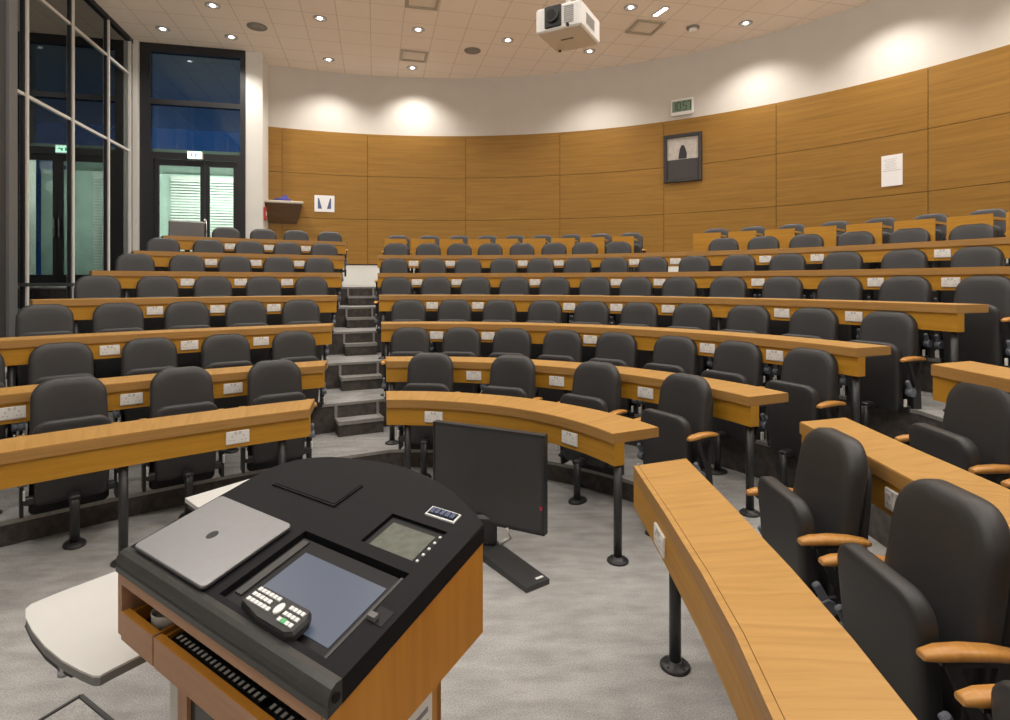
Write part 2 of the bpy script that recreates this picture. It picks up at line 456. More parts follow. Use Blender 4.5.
m = MB(); m.strip([C0+BV*.035-AV*.13, C0+BV*.125-AV*.13], [C0+BV*.035-AV*.05, C0+BV*.125-AV*.05], 0, CEIL)
struct('trim_21', m, 'alu')
# big steel column standing just inside the glass
m = MB()
m.strip([lw(4.15, .10), lw(4.31, .10)], [lw(4.15, .34), lw(4.31, .34)], 0, CEIL, 0, 0)
m.strip([lw(4.31, .06), lw(4.9, .06)], [lw(4.31, .31), lw(4.9, .31)], 0, CEIL, 1, 1)
struct('column', m, ['steel', 'steel_dark'])
# dark facade piers of the neighbouring wing outside the glass wall, dusk sky between them
def lw_px(px, off):
    u = (px-505)/F; Q = C0+BV*off
    t = (Q.x-u*Q.y)/(AV.x-u*AV.y)
    return lw(t, off)
for a, b, h in ((27,52,9),(74,89,9),(108,126,9),(131,140,9)):
    m = MB(); m.strip([lw_px(b, -1.6), lw_px(a, -1.6)], [lw_px(b, -1.5), lw_px(a, -1.5)], 0, h)
    struct('exterior_wall', m, 'outdark')

# ------------------------------------------------------------------ door wall
def dw(q, off=0): return C0+BV*q+AV*off           # off>0 outside
ZF = lev(7)
m = MB()
def bar(q0, q1, z0, z1, o0=-.05, o1=.07, mi=0): m.strip([dw(q0, o0), dw(q1, o0)], [dw(q0, o1), dw(q1, o1)], z0, z1, mi, mi)
bar(.02, .30, 0, CEIL); bar(1.87, 1.96, 0, CEIL)
bar(.30, 1.87, CEIL-.16, CEIL); bar(.30, 1.87, 5.07, 5.17); bar(.30, 1.87, 4.05, 4.17)
bar(.30, .36, ZF, 4.05); bar(1.82, 1.87, ZF, 4.05)
struct('trim_22', m, 'darkframe')
for i, (z0, z1) in enumerate(((5.17, CEIL-.16), (4.17, 5.07))):
    m = MB(); m.strip([dw(.30, 0), dw(1.87, 0)], [dw(.30, .01), dw(1.87, .01)], z0, z1)
    struct('window_%d' % (20+i), m, 'doorglass')
for i, (q0, q1) in enumerate(((.36, 1.235), (1.235, 1.82))):
    r = link('door_%d' % (i+1), None, kind='structure')
    m = MB()
    bar(q0+.005, q0+.08, ZF+.01, 4.04, -.02, .03); bar(q1-.08, q1-.005, ZF+.01, 4.04, -.02, .03)
    bar(q0+.08, q1-.08, 3.93, 4.04, -.02, .03); bar(q0+.08, q1-.08, ZF+.01, ZF+.22, -.02, .03)
    m.obj('door_frame', 'darkframe', r, kind='structure')
    m = MB(); m.strip([dw(q0+.08, 0), dw(q1-.08, 0)], [dw(q0+.08, .01), dw(q1-.08, .01)], ZF+.22, 3.93)
    m.obj('door_pane', 'doorglass', r, kind='structure')
    m = MB(); qh = q1-.04 if i == 0 else q0+.04
    a = dw(qh, -.06); m.cyl((a.x, a.y, ZF+.9), (a.x, a.y, ZF+1.25), .014, 10)
    for z in (ZF+.93, ZF+1.22):
        b = dw(qh, -.02); m.cyl((a.x, a.y, z), (b.x, b.y, z), .01, 8)
    m.obj('door_handle', 'chrome', r, kind='structure')
# lit lobby with window blinds beyond the doors
m = MB()
m.strip([dw(-1.5, 2.2), dw(2.6, 2.2)], [dw(-1.5, 2.3), dw(2.6, 2.3)], 0, 4.15)
m.strip([dw(-1.5, .1), dw(1.94, .1)], [dw(-1.5, 2.3), dw(1.94, 2.3)], 4.16, 4.26)
m.strip([dw(-1.5, .1), dw(1.94, .1)], [dw(-1.5, 2.3), dw(1.94, 2.3)], ZF-.1, ZF)
struct('wall_lobby', m, 'blind')
for nm, (qa, qb) in (('left', (-.02, .64)), ('right', (.76, 1.55))):
    bt = thing('venetian_blind', 'pale slatted window blind seen through the %s pane of the glass doors' % nm, 'blind', group='lobby blinds')
    m = MB(); z = ZF+.1
    while z < 4.0:
        m.strip([dw(qa, 2.05), dw(qb, 2.05)], [dw(qa, 2.10), dw(qb, 2.10)], z, z+.034); z += .062
    m.obj('slats', 'white', bt)
    m = MB(); m.strip([dw(qa, 2.03), dw(qb, 2.03)], [dw(qa, 2.12), dw(qb, 2.12)], 4.0, 4.08)
    m.obj('head_rail', 'alu', bt)
# exit sign over the door
m = MB(); c = pl(198, 157, 0)
q0 = 1.05
def boxon(m, q, z, w, h, o0, o1, mi=0): m.strip([dw(q-w/2, o0), dw(q+w/2, o0)], [dw(q-w/2, o1), dw(q+w/2, o1)], z-h/2, z+h/2, mi, mi)
ex = thing('exit_sign', 'glowing green and white exit sign above the glass double doors', 'exit sign')
boxon(m, 1.09, 4.12, .25, .14, -.14, -.055); m.obj('housing', 'white', ex)
m = MB(); boxon(m, 1.09, 4.12, .235, .125, -.15, -.14); m.obj('light_panel', 'exit', ex)
m = MB()
boxon(m, 1.09-.05, 4.12, .03, .07, -.153, -.15); boxon(m, 1.09+.05, 4.13, .05, .02, -.153, -.15); boxon(m, 1.09+.02, 4.11, .03, .05, -.153, -.15)
m.obj('pictogram', 'exitgreen', ex)

# ------------------------------------------------------------------ desks
ORD = {1:'front row', 2:'second row', 3:'third row', 4:'fourth row', 5:'fifth row', 6:'sixth row', 7:'back row'}
NTH = ['first','second','third','fourth','fifth','sixth','seventh','eighth','ninth','tenth','eleventh','twelfth','thirteenth','fourteenth']
def socket_mesh():
    m = MB()                                        # local: x along desk, -y outward, z up
    m.bevbox((0, -.006, 0), (.146, .012, .086), .004, 0)
    for sx in (-1, 1):
        m.bevbox((sx*.036, -.0125, -.004), (.058, .003, .060), .001, 0)
        m.box((sx*.036, -.0145, .010), (.006, .002, .014), 1)
        m.box((sx*.036-.011, -.0145, -.016), (.011, .002, .006), 1); m.box((sx*.036+.011, -.0145, -.016), (.011, .002, .006), 1)
        m.bevbox((sx*.014, -.0135, .031), (.014, .005, .020), .001, 2)
    return m.mesh('socket_plate', ['white', 'pinhole', 'switchgrey'])
SOCK = socket_mesh()
def leg_mesh(h):
    m = MB()
    m.cyl((0,0,0), (0,0,h), .026, 16)
    m.lathe([(.066,0), (.066,.010), (.058,.016), (.036,.018), (.034,.03), (.026,.032)], n=20)
    for a in range(4): m.cyl((.05*math.cos(a*1.571+.6), .05*math.sin(a*1.571+.6), .012), (.05*math.cos(a*1.571+.6), .05*math.sin(a*1.571+.6), .021), .006, 8)
    return m.mesh('leg', 'blackmetal')
LEG = leg_mesh(.61)
def lerp(a, b, t): return [p+(q-p)*t for p, q in zip(a, b)]
def desk(near, far, ztop, label, group, socks=(), legs=None, groove=False, name='bench_desk', lt=.19, ins=.055):
    z0 = ztop-.80
    cen = near[len(near)//2]
    d = thing(name, label, 'desk', (cen.x, cen.y, z0), 0, group)
    off = Vector((cen.x, cen.y, z0))
    def add(mb, nm, mats):
        mb.v = [tuple(Vector(v)-off) for v in mb.v]; return mb.obj(nm, mats, d)
    m = MB()
    if groove:
        m.strip(near, lerp(near, far, .075), ztop-.062, ztop, 0, 1); m.strip(lerp(near, far, .085), far, ztop-.062, ztop, 0, 1)
        m.strip(lerp(near, far, .07), lerp(near, far, .09), ztop-.06, ztop-.003, 1, 1)
    else:
        ch = .004
        m.strip(near, far, ztop-.062, ztop-ch, 1, 1)
        m.strip(lerp(near, far, ch/.36), lerp(near, far, 1-ch/.36), ztop-ch, ztop, 0, 0)
    add(m, 'desk_top', ['top', 'edge'])
    m = MB(); a0, a1 = lerp(near, far, .045 if not groove else .0), lerp(near, far, .25)
    m.strip(a0, a1, ztop-.062-.138, ztop-.0625, 0, 0); add(m, 'apron', ['apron'])
    m = MB()
    m.strip(lerp(near, far, .25), lerp(near, far, .9), ztop-.074, ztop-.0625); add(m, 'underframe', 'blackmetal')
    acc = [0]
    for i in range(len(near)-1): acc.append(acc[-1]+(near[i+1]-near[i]).length)
    def at(s, t):
        s = max(0, min(acc[-1], s)); i = 0
        while i < len(acc)-2 and acc[i+1] < s: i += 1
        f = (s-acc[i])/max(1e-6, acc[i+1]-acc[i]); a = near[i]+(near[i+1]-near[i])*f; b = far[i]+(far[i+1]-far[i])*f
        return a+(b-a)*t, (near[i+1]-near[i]).normalized()
    L = acc[-1]
    if legs is None:
        k = max(1, round((L-.3)/1.7)); legs = [ins+(L-2*ins)*i/k for i in range(k+1)]
    def s_of(px):
        best = min(range(int(L*200)), key=lambda i: abs(505+F*at(i/200, 0)[0].x/at(i/200, 0)[0].y-px)); return best/200
    for s in legs:
        if s < 0: s = s_of(-s)
        p, _ = at(s, lt); link('leg', LEG, d, (p.x-cen.x, p.y-cen.y, .0))
    for px in socks:
        s = s_of(px); p, t = at(s, .045 if not groove else 0)
        link('socket_plate', SOCK, d, (p.x-cen.x, p.y-cen.y, .80-.062-.068), math.atan2(t.y, t.x))
    return d
def block_arc(c, R, p0, p1, q0, q1, n=36):
    near = arc(c, R, ang(c, p0), ang(c, p1), n); far = arc(c, R+DW, ang(c, q0), ang(c, q1), n); return near, far
def along(c, R, p):      # go from p along the aisle direction out to radius R
    t = 0
    while (p+AV*t-V2(*c)).length < R: t += .002
    return p+AV*t
SOCK_C = {1:[433.5,568.8], 2:[473.8,556,645], 3:[436.7,487.7,590,706.8,773.7], 4:[432,478,569,616,667.6,781,853], 5:[417,456.8,535,616,659,757.7,875,949.7], 6:[413.5,450,522.7,558.7,634,675,765,816.6,941.7]}
SOCK_L = {1:[237], 2:[12,131.7,232.8], 3:[109.8,189.5,261], 4:[155,217.6,273.7], 5:[187.5,240.5,287], 6:[211,256,299], 7:[230,269,306]}
CLX = {1:386.7, 2:386.3, 3:381.4, 4:379, 5:377.6, 6:377.6}
CRX = {1:(612.4,658.9), 2:(748.9,788.5), 3:(856.4,891), 4:(956,988.7), 5:(1050,1085), 6:(1120,1150)}
for k in range(1, 7):
    R = rad(R1C, k); p0 = circ(CC, R, CLX[k]); q0 = along(CC, R+DW, p0)
    p1 = circ(CC, R, CRX[k][0]); q1 = circ(CC, R+DW, CRX[k][1])
    nr, fr = block_arc(CC, R, p0, p1, q0, q1)
    desk(nr, fr, .80+lev(k), 'long curved oak desk, %s of the middle block' % ORD[k], 'curved desks of the middle block', SOCK_C[k], [-407, -609] if k == 1 else None)
LRX = {1:309.2, 2:324, 3:331.3, 4:336.3, 5:341, 6:343.8, 7:345.8}
LLX = {1:-120, 2:-80, 3:-45, 4:32.6, 5:92, 6:133.4, 7:163}
for k in range(1, 8):
    R = rad(R1L, k); p1 = circ(CL, R, LRX[k]); q1 = along(CL, R+DW, p1)
    p0 = circ(CL, R, LLX[k]); q0 = V2(*CL)+(p0-V2(*CL)).normalized()*(R+DW)
    nr, fr = block_arc(CL, R, p0, p1, q0, q1)
    desk(nr, fr, .80+lev(k)+{6:-.02, 7:-.042}.get(k, 0), 'long oak desk, %s of the left block by the glass wall' % ORD[k], 'desks of the left block', SOCK_L[k], [-122.5, -281, .07] if k == 1 else None, ins=.32)
RD = {1: ([(.64,2.81),(.632,2.23),(.617,1.77),(.597,1.47),(.56,1.18),(.50,.80)], [(.94,2.93),(.93,2.30),(.915,1.80),(.892,1.45),(.862,1.18),(.80,.80)]),
      2: ([(1.59,3.05),(1.57,2.45),(1.55,2.15),(1.52,1.6),(1.47,1.0)], [(1.90,3.15),(1.86,2.55),(1.84,2.07),(1.81,1.6),(1.76,1.0)]),
      3: ([(2.39,3.17),(2.385,2.68),(2.36,2.0),(2.32,1.2)], [(2.72,3.30),(2.70,2.68),(2.67,2.0),(2.63,1.2)])}
for k in RD:
    nr, fr = [V2(*p) for p in RD[k][0]], [V2(*p) for p in RD[k][1]]
    lab = {1:'nearest oak desk, running along the lower right edge, front row of the right block',
           2:'oak desk of the second row in the right block, behind the two nearest chairs',
           3:'oak desk end of the third row in the right block, at the right edge'}[k]
    desk(nr, fr, .80+lev(k), lab, 'desks of the right block', {1:[661], 2:[895], 3:[]}[k], [.33, 1.85] if k == 1 else [.12, 1.6], groove=(k == 1), lt=.41 if k == 1 else .19)
# back row of the middle block: separate desk fronts
PAN = [(384.5,406.3),(411.5,434.6),(439.4,462.4),(467.8,490),(495.6,517.6),(522.5,545.4),(551,574.6),(580,604.4),(612,633.6)]
PAN2 = [(693,720.6),(728.2,756),(764.6,794.4),(803.8,836),(846,881.8),(894,934.8),(946.6,992.6),(1006,1058)]
R7 = rad(R1C, 7)
def panel_desk(px0, px1, label):
    p0, p1 = circ(CC, R7, px0), circ(CC, R7, px1); zt = .825+lev(7)
    c2 = V2(*CC); near = [p0, (p0+p1)/2, p1]; near[1] = c2+(near[1]-c2).normalized()*R7
    far = [c2+(p-c2).normalized()*(R7+.34) for p in near]
    o = near[1]; d = thing('tablet_desk', label, 'desk', (o.x, o.y, lev(7)), 0, 'separate desk fronts of the back row')
    off = Vector((o.x, o.y, lev(7)))
    for nm, a, b, z0, z1, mt in (('front_panel', near, lerp(near, far, .06), zt-.36, zt, 'apron'), ('desk_top', lerp(near, far, .06), far, zt-.06, zt-.03, 'top')):
        m = MB(); m.strip(a, b, z0, z1); m.v = [tuple(Vector(v)-off) for v in m.v]; m.obj(nm, mt, d)
    q = lerp(near, far, .3)[1]
    link('leg', LEG7, d, (q.x-o.x, q.y-o.y, 0))
LEG7 = (lambda m: (m.cyl((0,0,0), (0,0,.74), .026, 12), m.lathe([(.066,0),(.066,.01),(.03,.02)], n=16), m.mesh('leg', 'blackmetal'))[-1])(MB())
for i, (a, b) in enumerate(PAN): panel_desk(a, b, 'separate oak desk front in the back row, %s from the stairs' % NTH[i])
for i, (a, b) in enumerate(PAN2): panel_desk(a, b, 'separate oak desk front in the back row, %s right of the gap' % NTH[i])

# ------------------------------------------------------------------ chairs
def outline(w0, w1, z0, z1, rt, rb, n=7):
    pts = []
    hw0, hw1 = w0/2, w1/2
    def corner(cx, cz, r, a0, a1):
        for i in range(n+1):
            a = a0+(a1-a0)*i/n; pts.append((cx+r*math.cos(a), cz+r*math.sin(a)))
    corner(hw1-rt, z1-rt, rt, 0, math.pi/2); corner(-hw1+rt, z1-rt, rt, math.pi/2, math.pi)
    corner(-hw0+rb, z0+rb, rb, math.pi, 1.5*math.pi); corner(hw0-rb, z0+rb, rb, 1.5*math.pi, 2*math.pi)
    return pts
def pad(m, pts, layers, warp, mi=0):
    cx = 0; zs = [p[1] for p in pts]; cz = (min(zs)+max(zs))/2
    hx = max(abs(p[0]) for p in pts); hz = (max(zs)-min(zs))/2
    rings = []
    for ins, y in layers:
        rings.append([warp(x*(1-ins/hx), y, cz+(z-cz)*(1-ins/hz)) for x, z in pts])
    b = len(m.v); n = len(pts)
    for r in rings: m.v += [tuple(p) for p in r]
    for i in range(len(rings)-1):
        for j in range(n):
            k = (j+1) % n
            m.face([b+i*n+j, b+i*n+k, b+(i+1)*n+k, b+(i+1)*n+j], mi, None, True)
    m.face([b+j for j in reversed(range(n))], mi, None, True); q = b+(len(rings)-1)*n
    m.face([q+j for j in range(n)], mi, None, True)
def chair_meshes():
    D = {}
    back = lambda x, y, z: (x, y+.0+.16*max(0, z-.47)-.35*x*x, z)
    m = MB(); pad(m, outline(.44, .42, .40, 1.055, .135, .05, 9), [(.03, .05), (.008, .044), (0, .03), (0, -.01), (.006, -.024), (.02, -.034), (.05, -.040), (.11, -.038)], back)
    D['backrest'] = m.mesh('backrest', 'vinyl')
    m = MB(); pad(m, outline(.44, .40, .17, .98, .12, .04), [(.02, .078), (.004, .074), (0, .066), (0, .052)], back)
    D['rear_shell'] = m.mesh('rear_shell', 'shell')
    seat = lambda x, y, z: (x, y-.105-.042*(z-.27)/.53+.5*x*x*.3, z)
    m = MB(); pad(m, outline(.39, .42, .27, .815, .085, .03), [(.035, -.036), (.012, -.033), (.003, -.026), (0, -.014), (0, .016), (.004, .028), (.016, .036), (.04, .040)], seat)
    D['seat'] = m.mesh('seat', 'vinyl')
    for s, nm in ((-1, 'l'), (1, 'r')):
        x = s*.258; m = MB(); rings = []
        prof = [(-.195, .017, .007, -.006), (-.190, .020, .010, -.004), (-.150, .028, .014, .002), (-.08, .030, .015, .006), (0, .028, .014, .004), (.06, .025, .012, -.004), (.075, .018, .008, -.006)]
        for y, hw, hh, dz in prof:
            z = .698+dz
            rings.append([(x+hw*a, y, z+hh*c) for a, c in ((-1,-.5), (-.75,-1), (.75,-1), (1,-.5), (1,.4), (.7,1), (-.7,1), (-1,.4))])
        m.rings(rings, 0, True, True); D['arm_'+nm] = m.mesh('armrest', 'arm')
        m = MB()
        def strap(a, b, w, t):
            a, b = Vector(a), Vector(b); dd = (b-a).normalized(); sd = Vector((0,1,0)) if abs(dd.y) < .8 else Vector((0,0,1))
            sd = (sd-dd*sd.dot(dd)).normalized()*w/2; xx = Vector((t/2, 0, 0))
            m.hexa([a-sd-xx, a-sd+xx, a+sd-xx, a+sd+xx, b-sd-xx, b-sd+xx, b+sd-xx, b+sd+xx])
        strap((x, -.12, .685), (x, -.02, .46), .034, .018); strap((x, .03, .685), (x, -.02, .44), .040, .018)
        m.box((x, -.05, .678), (.034, .20, .014)); strap((x, -.03, .48), (x, -.01, .20), .10, .02)
        D['bracket_'+nm] = m.mesh('arm_bracket', 'shell')
        m = MB(); m.cyl((x-.022, -.09, .44), (x+.022, -.09, .44), .034, 14); m.bevbox((x, -.115, .50), (.026, .030, .075), .006, 0, Matrix.Rotation(.5, 3, 'X'))
        D['hinge_'+nm] = m.mesh('hinge', 'grey')
        m = MB(); m.bevbox((x*.965, -.14, .36), (.012, .03, .06), .003); D['stop_'+nm] = m.mesh('seat_stop', 'white')
    m = MB(); m.bevbox((0, -.06, .30), (.50, .06, .05), .008); D['crossbeam'] = m.mesh('crossbeam', 'blackmetal')
    m = MB(); m.cyl((0, -.225, 0), (0, -.225, .30), .027, 16); m.bevbox((0, -.14, .30), (.06, .20, .05), .008)
    m.lathe([(.085,0), (.085,.008), (.07,.02), (.032,.026)], (0, -.215, 0), 18, 0, .75, 1.1)
    D['pedestal'] = m.mesh('pedestal', 'blackmetal')
    m = MB(); m.box((.1985, .028, .60), (.004, .018, .028)); D['tag'] = m.mesh('maker_tag', 'white')
    return D
CH = chair_meshes()
def chair(p, d, z, label, group, dz=1):
    rz = math.atan2(d.x, -d.y)
    t = thing('lecture_chair', label, 'chair', (p.x, p.y, z), rz, group); t.scale.z = dz
    b = link('backrest', CH['backrest'], t); link('rear_shell', CH['rear_shell'], t); link('seat', CH['seat'], t)
    link('maker_tag', CH['tag'], b)
    for s in 'lr':
        a = link('armrest', CH['arm_'+s], t); link('arm_bracket', CH['bracket_'+s], a); link('hinge', CH['hinge_'+s], a); link('seat_stop', CH['stop_'+s], a)
    link('crossbeam', CH['crossbeam'], t); link('pedestal', CH['pedestal'], t)
    return t
BACK = DW+.42
LOW = {4:.985, 5:.98, 6:.96, 7:.94}
def sz(k, px, blk):
    if blk == 'left block': return LOW.get(k, 1)
    return 1 if k == 7 else 1-.012*(k >= 3)-.022*max(0, (px-505)/480)*(k >= 3)
def chair_row(c, r1, k, pxs, blk, where, off=0, first=0, dz=1):
    R = rad(r1, k)+BACK+off
    for i, px in enumerate(pxs):
        p = circ(c, R, px-(.008 if px > 505 else .002)*(px-505)); d = (V2(*c)-p).normalized()
        lab = 'charcoal tip-up chair, %s, %s, %s %s' % (ORD[k], blk, NTH[i+first], where)
        chair(p, d, lev(k), lab, '%s chairs of the %s' % (ORD[k], blk), dz=dz*sz(k, px, blk))
LCH = {1:[70,183,276], 2:[-33,61.7,150,226.6,295], 3:[45,118.5,187.5,246.7,301.5], 4:[98,157.7,213,264,311.8], 5:[135,187,235,279,319.5], 6:[163,208.6,249.5,287.6,324.3], 7:[226,263.3,296.3,330]}
for k in LCH: chair_row(CL, R1L, k, LCH[k][::-1], 'left block', 'from the stairs')
CCH = {1:[429,510,593,680], 2:[409.6,460.4,510.5,561,614.4,673,735,806], 3:[408,453.7,498.7,543.8,590.6,638.4,691,747,812,886],
       4:[395.8,435.7,474.8,513.6,553.8,594.4,635.6,679,727.6,782,839,904.3,984], 5:[394,432,467.5,503,540,577,614,653,694.5,739,787.5,842.6,904.3,977],
       6:[395.8,428,459,489.7,521.6,553.8,584.7,618.3]}
for k in CCH: chair_row(CC, R1C, k, CCH[k], 'middle block', 'from the stairs')
chair_row(CC, R1C, 6, [724,764,807,856.5,910,973], 'middle block', 'right of the gap')
chair_row(CC, R1C, 7, [397.8,429,459,487,515,542,571,600.5,631], 'middle block', 'from the stairs', .05, dz=.91)
chair_row(CC, R1C, 7, [717,754,793,836,882,932,989], 'middle block', 'right of the gap', .05, dz=.92)
for i, (x, y) in enumerate(((1.36, 2.475), (1.34, 1.80), (1.30, 1.12))):
    chair(V2(x, y), V2(-1, .03), 0, ['charcoal tip-up chair behind the nearest desk, first from the right aisle',
        'largest charcoal tip-up chair, at the right edge behind the nearest desk',
        'charcoal tip-up chair mostly cut off in the bottom right corner'][i], 'front row chairs of the right block')
for i, (x, y) in enumerate(((2.33, 2.83), (2.31, 2.14))):
    chair(V2(x, y), V2(-1, .03), lev(2), ['charcoal tip-up chair at the right edge, behind the second desk of the right block',
        'charcoal tip-up chair showing only an armrest at the right edge, second row'][i], 'second row chairs of the right block')
# square-backed chair at the far left of the back row
p = circ(CL, rad(R1L, 7)+BACK, 187); dd = (V2(*CL)-p).normalized()
sq = thing('office_chair', 'grey square-backed office chair at the left end of the back row', 'chair', (p.x, p.y, lev(7)), math.atan2(dd.x, -dd.y))
m = MB(); m.bevbox((0, .05, .83), (.50, .05, .46), .02); m.obj('backrest', 'steel', sq)
m = MB(); m.bevbox((0, -.20, .47), (.50, .46, .07), .02); m.obj('seat', 'vinyl', sq)
m = MB(); m.bevbox((0, .04, .54), (.06, .03, .20), .005); m.obj('back_post', 'blackmetal', sq)
m = MB(); m.cyl((.23, .06, 1.0), (.27, .02, 1.09), .012, 8); m.cyl((.26, .03, 1.07), (.25, -.02, 1.09), .016, 8); m.obj('lever', 'white', sq)
m = MB(); m.cyl((0, -.2, .10), (0, -.2, .44), .03, 12); m.obj('gas_column', 'blackmetal', sq)
for i in range(5):
    a = i*1.2566; m = MB(); m.tube([(0,-.2,.11), (.15*math.cos(a), -.2+.15*math.sin(a), .09), (.28*math.cos(a), -.2+.28*math.sin(a), .06)], .018, 8)
    m.cyl((.28*math.cos(a)-.012, -.2+.28*math.sin(a), .03), (.28*math.cos(a)+.012, -.2+.28*math.sin(a), .03), .03, 12); m.obj('foot', 'blackmetal', sq)

# ------------------------------------------------------------------ lectern
LA, LE1, LE2 = Vector((-1.0196, 1.4886, 0)), Vector((.817, -.577, 0)), Vector((.459, .889, 0))
ZS, SL = 1.0, .175
def lp(s, t, dz=0, flat=None):                    # a point on (or dz above) the sloping top; flat gives an absolute height
    p = LA+LE1*s+LE2*t; p.z = (ZS+SL*t+dz) if flat is None else flat; return p
lec = thing('lectern', 'black topped wooden control lectern in the foreground', 'lectern', (LA.x+.5, LA.y+.1, 0))
LOFF = Vector((LA.x+.5, LA.y+.1, 0))
def ladd(m, nm, mats, par=None):
    m.v = [tuple(Vector(v)-LOFF) for v in m.v]
    return m.obj(nm, mats, par or lec)
OUT = [(0,.03),(.875,.03),(.884,.531),(.84,.562),(.786,.59),(.715,.625),(.638,.651),(.56,.668),(.482,.678),(.395,.676),(.308,.664),(.23,.648),(.161,.63),(.11,.607),(.079,.588),(.045,.56),(.022,.526),(.004,.49),(0,.447)]
OUTIN = [(.43,.335)]
def tilt_box(m, s0, s1, t0, t1, d0, d1, mi=0):
    m.hexa([lp(s0,t0,d0), lp(s1,t0,d0), lp(s0,t1,d0), lp(s1,t1,d0), lp(s0,t0,d1), lp(s1,t0,d1), lp(s0,t1,d1), lp(s1,t1,d1)], mi)
# top with two openings, made of tilted slabs around the recesses plus the rounded rear part
m = MB()
REC = (.43, .815, .045, .298)      # touch screen opening  s0,s1,t0,t1
SML = (.612, .810, .335, .464)     # small panel opening
def quad_top(s0, s1, t0, t1):
    e = lambda t: s1 if s1 < .87 else .875+.017*t
    m.hexa([lp(s0,t0,-.045), lp(e(t0),t0,-.045), lp(s0,t1,-.045), lp(e(t1),t1,-.045), lp(s0,t0,0), lp(e(t0),t0,0), lp(s0,t1,0), lp(e(t1),t1,0)])
quad_top(0, REC[0], .03, REC[3]); quad_top(REC[1], .878, .03, REC[3]); quad_top(REC[0], REC[1], .03, REC[2])
quad_top(0, .88, REC[3], SML[2]); quad_top(0, SML[0], SML[2], SML[3]); quad_top(SML[1], .882, SML[2], SML[3])
rear = [(0,SML[3]),(.883,SML[3])]+OUT[2:18]
m.rings([[lp(s,t,-.045) for s,t in rear], [lp(s,t,-.004) for s,t in rear], [lp(s*.994+.0025,t-.002,0) for s,t in rear]])
ladd(m, 'top_panel', 'panelblack')
# floors of the openings
m = MB(); tilt_box(m, REC[0]-.01, REC[1]+.01, REC[2]-.01, REC[3]+.01, -.06, -.032); tilt_box(m, SML[0]-.005, SML[1]+.005, SML[2]-.005, SML[3]+.005, -.05, -.022)
ladd(m, 'recess_tray', 'recess')
# rounded nose along the front
m = MB(); rings = []
for s in (0, .875):
    rings.append([lp(s, tt, dz) for tt, dz in ((.03,0),(.014,.004),(.004,.0),(-.004,-.010),(-.006,-.022),(-.002,-.026),(-.006,-.030),(-.006,-.044),(.03,-.045))])
m.rings(rings, 0, True, False); ladd(m, 'front_nose', 'rollgrey')
m = MB(); c0, c1 = lp(.876,.012,-.018), lp(.879,.012,-.018); m.cyl(c0, c1, .009, 12); ladd(m, 'nose_cap', 'recess')
# body (shallow box following the slope) 
ZB = .79
def zbot(t): return ZB+.045*max(0, t)
def wall_seg(m, a, b, mi=0, zt=-.045, zb=ZB):
    p, q = lp(*a, zt), lp(*b, zt); r, s_ = lp(*b, 0, zbot(b[1])), lp(*a, 0, zbot(a[1]))
    L = (q-p).length; m.poly([s_, r, q, p], mi, [(zb,0), (zb,L), (q.z,L), (p.z,0)])
m = MB(); side = [(.875,.0),(.884,.531)]
wall_seg(m, (.872,.0), (.880,.531)); wall_seg(m, (.852,.531), (.852,.0))
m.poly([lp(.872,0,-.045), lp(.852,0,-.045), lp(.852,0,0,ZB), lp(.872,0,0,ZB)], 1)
m.poly([lp(.852,.0,0,ZB), lp(.852,.531,0,zbot(.531)), lp(.880,.531,0,zbot(.531)), lp(.872,0,0,ZB)], 0)
ladd(m, 'side_panel', ['lectern', 'lecsheen'])
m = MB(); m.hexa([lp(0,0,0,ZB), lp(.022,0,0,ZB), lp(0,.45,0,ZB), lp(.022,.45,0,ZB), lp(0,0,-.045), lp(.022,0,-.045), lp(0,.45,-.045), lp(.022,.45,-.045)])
ladd(m, 'side_panel', 'lecsheen')
m = MB(); rr = [(.880,.531)]+OUT[3:18]
for a, b in zip(rr[:-1], rr[1:]): wall_seg(m, a, b)
ladd(m, 'back_panel', 'lectern')
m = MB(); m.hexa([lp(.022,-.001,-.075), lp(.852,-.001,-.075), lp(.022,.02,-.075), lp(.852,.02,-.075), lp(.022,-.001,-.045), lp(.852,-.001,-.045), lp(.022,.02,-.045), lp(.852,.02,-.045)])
ladd(m, 'front_rail', 'lecsheen')
m = MB()
m.hexa([lp(.02,.0,0,ZB), lp(.86,.0,0,ZB), lp(.02,.52,0,ZB), lp(.86,.52,0,ZB), lp(.02,.0,0,ZB+.012), lp(.86,.0,0,ZB+.012), lp(.02,.52,0,ZB+.012), lp(.86,.52,0,ZB+.012)])
m.hexa([lp(.02,.30,0,ZB), lp(.86,.30,0,ZB), lp(.02,.315,0,ZB), lp(.86,.315,0,ZB), lp(.02,.30,-.05), lp(.86,.30,-.05), lp(.02,.315,-.05), lp(.86,.315,-.05)])
ladd(m, 'body_floor', 'lectern')
# two drawers, pulled open a little
for s0, s1, pull in ((.026, .205, -.003), (.212, .85, -.003)):
    m = MB()
    def bx(a0, a1, t0, t1, z0, z1, mi=0): m.hexa([lp(a0,t0,0,z0), lp(a1,t0,0,z0), lp(a0,t1,0,z0), lp(a1,t1,0,z0), lp(a0,t0,0,z1), lp(a1,t0,0,z1), lp(a0,t1,0,z1), lp(a1,t1,0,z1)], mi)
    bx(s0, s1, pull, pull+.018, ZB-.006, ZB+.066, 0)
    for v in (s0+.006, s1-.016): bx(v, v+.010, pull+.018, .27, ZB+.014, ZB+.060, 1)
    bx(s0+.006, s1-.006, pull+.018, .27, ZB+.014, ZB+.022, 2); bx(s0+.006, s1-.006, .262, .27, ZB+.014, ZB+.060, 1)
    bx(s0+.004, s1-.004, pull+.001, pull+.02, ZB+.0655, ZB+.067, 1)
    ladd(m, 'drawer', ['lecsheen', 'lectern', 'recess'])
